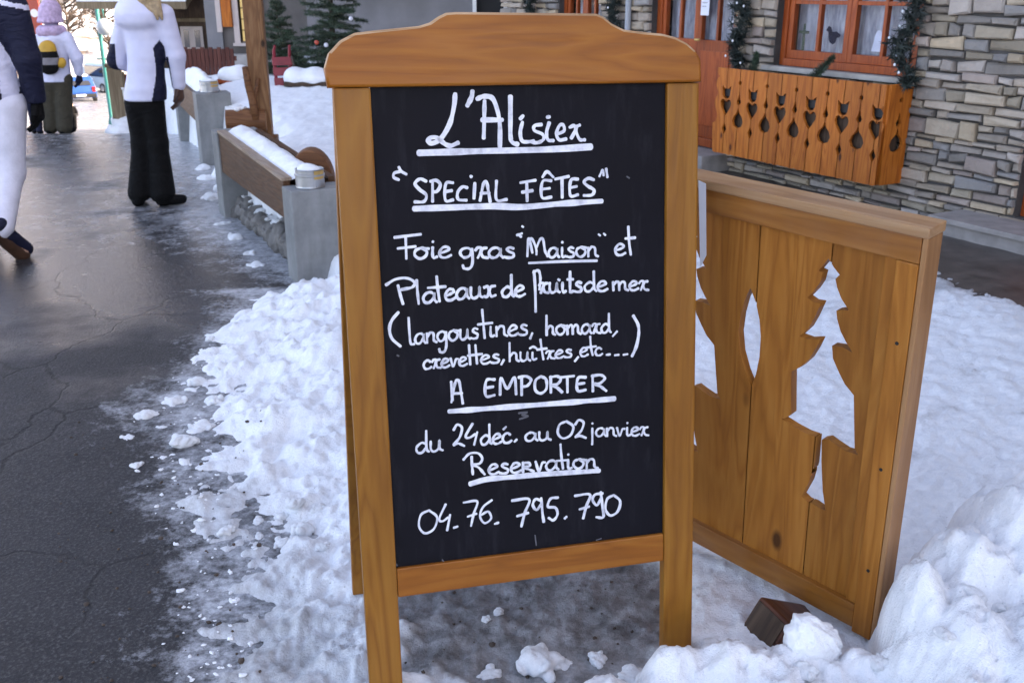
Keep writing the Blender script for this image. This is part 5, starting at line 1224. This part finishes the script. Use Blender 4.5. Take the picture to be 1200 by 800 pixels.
# --- woman in the pale ski jacket and black trousers
g = G(178, 240, -.1); WZ = float(prof(g.y))
J = dict(head=(.0, .02, 1.57), neck=(-.04, .0, 1.42), chest=(-.05, 0, 1.22), waist=(-.06, 0, 1.0), hip=(-.05, 0, .86), shL=(-.19, 0, 1.35), shR=(.11, 0, 1.36), elL=(-.265, .03, 1.06), elR=(.18, .03, 1.08), wrL=(-.16, .22, .98), wrR=(.185, .06, .86),
         hipL=(-.12, 0, .84), hipR=(.03, 0, .84), knL=(-.09, .02, .46), knR=(.06, .01, .46), anL=(-.09, -.02, .09), anR=(.085, .0, .09), toL=(-.12, .12, .04), toR=(.20, .06, .04))
wo = place(figure('', None, 0, J, .8, .96, -.5), (g.x, g.y, WZ), R(-4), 'blond person in a pale lavender ski jacket and flared black trousers on the road')
jk = [('cut', .775), ('c', (-.05, .0, 1.34), (-.03, 0, 1.10), .145, .128, .75), ('c', (-.03, 0, 1.10), (-.035, 0, .84), .127, .142, .8), ('c', (-.036, 0, .84), (-.036, 0, .72), .142, .152, .85),
      ('c', (-.17, 0, 1.35), (-.26, .03, 1.06), .075, .066), ('c', (-.26, .03, 1.06), (-.17, .20, .98), .064, .052), ('c', (.095, 0, 1.36), (.18, .03, 1.08), .082, .064), ('c', (.18, .03, 1.08), (.187, .06, .88), .062, .048),
      ('e', (-.07, -.075, 1.355), (.155, .085, .10), (.3, .12, 0)), ('e', (-.09, -.03, 1.43), (.12, .11, .07))]
def rule(c):
    if c.x < -.235 and .93 < c.z < 1.17: return 1
    if .048+.022*math.sin((c.z-.75)*7) < c.x < .122+.05*max(0, .95-c.z) and c.z < 1.20-abs(c.x-.09)*1.5 and c.y < .1: return 1
    if .125 < c.x < .15+.02*(1.1-c.z) and .85 < c.z < 1.08 and c.y < .04: return 1
    return 0
sdf('jacket', jk, [M['quilt'], M['navy']], wo, .008, .03, rule)
hm = MB()
for zz in (.88, .96, 1.04, 1.12):
    pass
sdf('trousers', [('c', (-.055, 0, .86), (-.05, 0, .78), .105, .118, .75), ('c', (-.105, 0, .76), (-.085, .015, .46), .086, .066), ('c', (-.085, .015, .46), (-.09, -.01, .10), .064, .086), ('c', (.01, 0, .76), (.05, .01, .46), .088, .070), ('c', (.05, .01, .46), (.085, 0, .10), .068, .092), ('cut', .035)], M['black_fabric'], wo, .011, .035)
sdf('boot', [('c', (-.09, -.04, .045), (-.12, .12, .04), .045, .038), ('e', (-.09, -.03, .06), (.045, .05, .055))], M['black_fabric'], wo, .010, .02)
sdf('boot', [('c', (.085, -.02, .045), (.215, .05, .038), .045, .036), ('e', (.085, 0, .06), (.045, .05, .055))], M['black_fabric'], wo, .010, .02)
hr = [('e', (0, -.02, 1.615), (.098, .108, .105)), ('e', (.01, -.07, 1.53), (.092, .06, .12))]
for i in range(12): a = -.9+i*.15; hr.append(('c', (.02+.08*math.sin(a), -.09+.02*math.cos(a*2), 1.56), (.055+.10*math.sin(a+.2), -.105, 1.40-.03*(i % 3)), .022, .010))
sdf('hair', hr, M['blond'], wo, .010, .015)
sdf('glove', hand('R', (.187, .06, .875), (0.02, .05, -1), -1, (0, 1, 0), 1.15), M['brown_leather'], wo, .006, .012)
sdf('glove', hand('L', (-.165, .205, .98), (.5, .8, -.2), 1, (0, 0, 1), 1.1), M['brown_leather'], wo, .006, .012)

lean(wo, .115)
# --- man in navy jacket and white trousers, cut by the left edge of the frame
g = G(-1, 297, -.09); MZ = float(prof(g.y))
J = dict(head=(-.03, .04, 1.63), neck=(-.03, .0, 1.50), chest=(-.03, 0, 1.30), waist=(-.02, 0, 1.05), hip=(-.02, 0, .93), shL=(-.23, 0, 1.44), shR=(.17, 0, 1.44), elL=(-.31, .05, 1.15), elR=(.225, -.02, 1.15), wrL=(-.30, .2, .95), wrR=(.245, .03, .90),
         hipL=(-.11, 0, .90), hipR=(.08, 0, .90), knL=(-.11, .12, .49), knR=(.085, -.02, .50), anL=(-.10, .05, .10), anR=(.09, -.22, .19), toL=(-.13, .22, .04), toR=(.19, -.12, .04))
ma = place(figure('', None, 0, J, 1.0, 1.0, .2), (g.x, g.y, MZ), R(6), 'person in navy ski jacket with pale panels and white trousers striding away at left edge')
jk = [('cut', .90), ('c', (-.03, 0, 1.40), (-.025, 0, 1.10), .178, .158, .7), ('c', (-.025, 0, 1.10), (-.02, 0, .96), .160, .178, .72), ('c', (-.02, 0, .96), (-.02, 0, .80), .178, .185, .76), ('c', (-.03, 0, 1.53), (-.03, 0, 1.44), .085, .12),
      ('c', (-.20, 0, 1.43), (-.30, .05, 1.15), .088, .07), ('c', (-.30, .05, 1.15), (-.30, .19, .97), .07, .054), ('c', (.14, 0, 1.43), (.222, -.02, 1.15), .088, .07), ('c', (.222, -.02, 1.15), (.245, .025, .925), .07, .054)]
def rule(c):
    if c.y < .08 and c.z < 1.33 and .045 < c.x < .165 and c.x > .05+(1.33-c.z)*.13 and c.x < .165-(max(0, c.z-1.08))*.40: return 1
    if c.y < .1 and c.x > .02 and 1.475 < c.z-(c.x-.02)*-.25 < 1.50: return 1
    return 0
sdf('jacket', jk, [M['navy'], M['lav']], ma, .009, .03, rule)
sdf('trousers', [('c', (-.02, 0, .96), (-.02, 0, .90), .160, .165, .78), ('c', (-.11, .01, .88), (-.11, .11, .49), .118, .090), ('c', (-.11, .11, .49), (-.10, .05, .10), .088, .080), ('c', (.075, 0, .88), (.085, -.02, .50), .120, .092), ('c', (.085, -.02, .50), (.09, -.205, .21), .088, .080)], M['white_fabric'], ma, .010, .035)
def shoe(par, heel, toe, side):
    h = Vector(heel); t_ = Vector(toe); d = (t_-h).normalized(); sl = Vector((0, 0, 1)); n_ = (sl-d*sl.dot(d)).normalized()
    if abs(d.z) > .4: n_ = Vector((0, -.0, 1)).cross(Vector((1, 0, 0))).cross(d).normalized() if False else n_
    o = sdf('shoe', [('c', tuple(h+n_*.03), tuple(t_+n_*.018), .046, .042), ('e', tuple(h+n_*.055), (.046, .05, .045))], M['navy'], par, .009, .02)
    sdf('sole', [('c', tuple(h-n_*.010+(t_-h)*.05), tuple(h.lerp(t_, .45)-n_*.012), .034, .034), ('c', tuple(h.lerp(t_, .45)-n_*.016), tuple(t_-n_*.02), .036, .044)], M['brown_leather'], o, .008, .015)
shoe(ma, (.085, -.26, .20), (.185, -.10, .035), 1); shoe(ma, (-.10, .0, .045), (-.13, .20, .04), -1)
sdf('hair', [('e', (-.03, .02, 1.69), (.092, .108, .10)), ('e', (-.03, -.045, 1.62), (.08, .05, .08))], M['brown_hair'], ma, .010, .02)
sdf('glove', hand('R', (.245, .03, .915), (.02, .06, -1), -1, (0, 1, 0), 1.2), M['black_fabric'], ma, .006, .012)
sdf('glove', hand('L', (-.30, .2, .965), (-.1, .45, -.9), 1, (0, 1, 0), 1.2), M['black_fabric'], ma, .006, .012)

lean(ma, .12)
# --- person with the rucksack further up the road
g = G(65, 151, -.13); BZ = float(prof(g.y))
J = dict(head=(-.03, .02, 1.30), neck=(-.02, 0, 1.16), chest=(0, 0, .98), waist=(.02, 0, .78), hip=(.02, 0, .66), shL=(-.16, 0, 1.09), shR=(.17, 0, 1.09), elL=(-.22, .04, .86), elR=(.27, .0, .86), wrL=(-.16, .16, .72), wrR=(.27, .05, .68),
         hipL=(-.05, 0, .64), hipR=(.10, 0, .64), knL=(-.06, .04, .36), knR=(.10, .0, .36), anL=(-.06, .0, .08), anR=(.12, -.04, .08), toL=(-.08, .12, .035), toR=(.16, .08, .035))
pb = place(figure('', None, 0, J, .85, 1.05, 0), (g.x, g.y, BZ), R(-3), 'person in a lilac knitted hat and pale jacket carrying a grey and yellow rucksack')
sdf('jacket', [('cut', .60), ('c', (0, 0, 1.05), (.02, 0, .56), .15, .175, .86), ('c', (-.14, 0, 1.08), (-.22, .04, .86), .075, .065), ('c', (-.22, .04, .86), (-.16, .14, .73), .062, .05), ('c', (.15, 0, 1.08), (.27, 0, .86), .078, .066), ('c', (.27, 0, .86), (.272, .04, .70), .064, .05), ('c', (-.02, 0, 1.17), (-.01, 0, 1.08), .09, .13)], M['lav'], pb, .011, .035)
hat = [('e', (-.03, .0, 1.36), (.125, .135, .15)), ('c', (-.03, .0, 1.47), (-.05, -.03, 1.54), .06, .045)]
for i in range(16):
    a = i*2*math.pi/16; hat.append(('c', (-.03+.12*math.cos(a), .13*math.sin(a), 1.27), (-.03+.05*math.cos(a), .06*math.sin(a), 1.49), .022, .016))
sdf('knitted_hat', hat, M['pink_knit'], pb, .011, .02)
sdf('scarf', [('c', (-.02+.11*math.cos(a), .10*math.sin(a), 1.16), (-.02+.11*math.cos(a+.8), .10*math.sin(a+.8), 1.17), .055, .055) for a in np.arange(0, 6.2, .78)], M['pink_knit'], pb, .012, .03)
sdf('trousers', [('c', (.02, 0, .68), (.02, 0, .62), .14, .15, .8), ('c', (-.06, 0, .62), (-.065, .03, .36), .10, .09), ('c', (-.065, .03, .36), (-.06, 0, .08), .09, .088), ('c', (.11, 0, .62), (.105, 0, .36), .10, .09), ('c', (.105, 0, .36), (.12, -.03, .08), .09, .09)], M['olive'], pb, .012, .03)
for p0, p1 in (((-.06, -.03, .045), (-.08, .13, .04)), ((.12, -.06, .045), (.16, .09, .04))): sdf('boot', [('c', p0, p1, .05, .042)], M['black_fabric'], pb, .012, .02)
rk = sdf('rucksack', [('e', (.01, -.17, .97), (.10, .075, .10)), ('e', (.03, -.19, .86), (.12, .09, .13)), ('e', (.03, -.17, .77), (.105, .08, .08))], [M['grey_fab'], M['yellow'], M['black_fabric']], pb, .011, .03, lambda c: 1 if c.z > .95 else (2 if c.z > .885 or c.z < .80 else 0))
sdf('strap', [('c', (.08, -.12, .78), (.15, -.14, .84), .012, .02), ('e', (.165, -.15, .82), (.05, .05, .06))], M['yellow'], pb, .010, .015)
sdf('glove', hand('R', (.272, .045, .70), (0, .08, -1), -1, (0, 1, 0), 1.15), M['navy'], pb, .007, .012); sdf('glove', hand('L', (-.16, .15, .73), (.3, .8, -.4), 1, (0, 0, 1), 1.1), M['navy'], pb, .007, .012)

lean(pb, .13)
# --- child beside them, mostly behind the striding man, and a small figure far down the road
def simple_person(loc, h, label, top, legs, hat):
    k = h/1.7; s = lambda x, y, z_: (x*k, y*k, z_*k)
    J = dict(head=s(0, .02, 1.58), neck=s(0, 0, 1.44), chest=s(0, 0, 1.22), waist=s(0, 0, 1.0), hip=s(0, 0, .90), shL=s(-.17, 0, 1.38), shR=s(.17, 0, 1.38), elL=s(-.24, .02, 1.10), elR=s(.24, .02, 1.10), wrL=s(-.24, .10, .88), wrR=s(.24, .08, .88), hipL=s(-.09, 0, .88), hipR=s(.09, 0, .88), knL=s(-.09, .10, .48), knR=s(.09, .0, .48), anL=s(-.09, .06, .08), anR=s(.09, -.12, .09), toL=s(-.10, .2, .04), toR=s(.10, .02, .04))
    o = place(figure('', None, 0, J, k, k*1.05), loc, R(8), label)
    c = lambda a, b, r1, r2, f=1: ('c', s(*a), s(*b), r1*k, r2*k, f)
    sdf('jacket', [('cut', .84*k), c((0, 0, 1.34), (0, 0, .82), .17, .17, .75), c((-.15, 0, 1.38), (-.24, .02, 1.10), .085, .07), c((-.24, .02, 1.10), (-.24, .10, .91), .07, .055), c((.15, 0, 1.38), (.24, .02, 1.10), .085, .07), c((.24, .02, 1.10), (.24, .08, .91), .07, .055)], M[top], o, .016*k+.003, .04*k)
    sdf('trousers', [c((0, 0, .94), (0, 0, .88), .15, .16, .8), c((-.09, 0, .86), (-.09, .10, .48), .11, .085), c((-.09, .10, .48), (-.09, .06, .08), .085, .075), c((.09, 0, .86), (.09, 0, .48), .11, .085), c((.09, 0, .48), (.09, -.12, .09), .085, .075)], M[legs], o, .016*k+.003, .03*k)
    sdf('hat', [('e', s(0, .0, 1.65), (.105*k, .12*k, .10*k)), ('e', s(0, -.03, 1.60), (.10*k, .09*k, .08*k))], M[hat], o, .014*k+.003, .02*k)
    for a, b in (((-.09, .03, .045), (-.10, .2, .04)), ((.09, -.15, .05), (.10, .02, .04))): sdf('boot', [c(a, b, .055, .045)], M['black_fabric'], o, .012*k+.003, .02*k)
    for sg, w in ((-1, (-.24, .10, .90)), (1, (.24, .08, .90))): sdf('glove', hand('', s(*w), (0, .1, -1), -sg, (0, 1, 0), k*1.15), M['black_fabric'], o, .006*k+.002, .01*k)
    return o
g = G(43.5, 151.5, -.13); simple_person((g.x, g.y, float(prof(g.y))), .80, 'child in navy beside the person with the rucksack, mostly hidden behind the striding person', 'navy', 'navy', 'navy')
v = D(88, 150, 37); simple_person((v.x, 37, float(prof(37))), .95, 'small dark clothed figure alone far down the road', 'black_fabric', 'black_fabric', 'black_fabric')
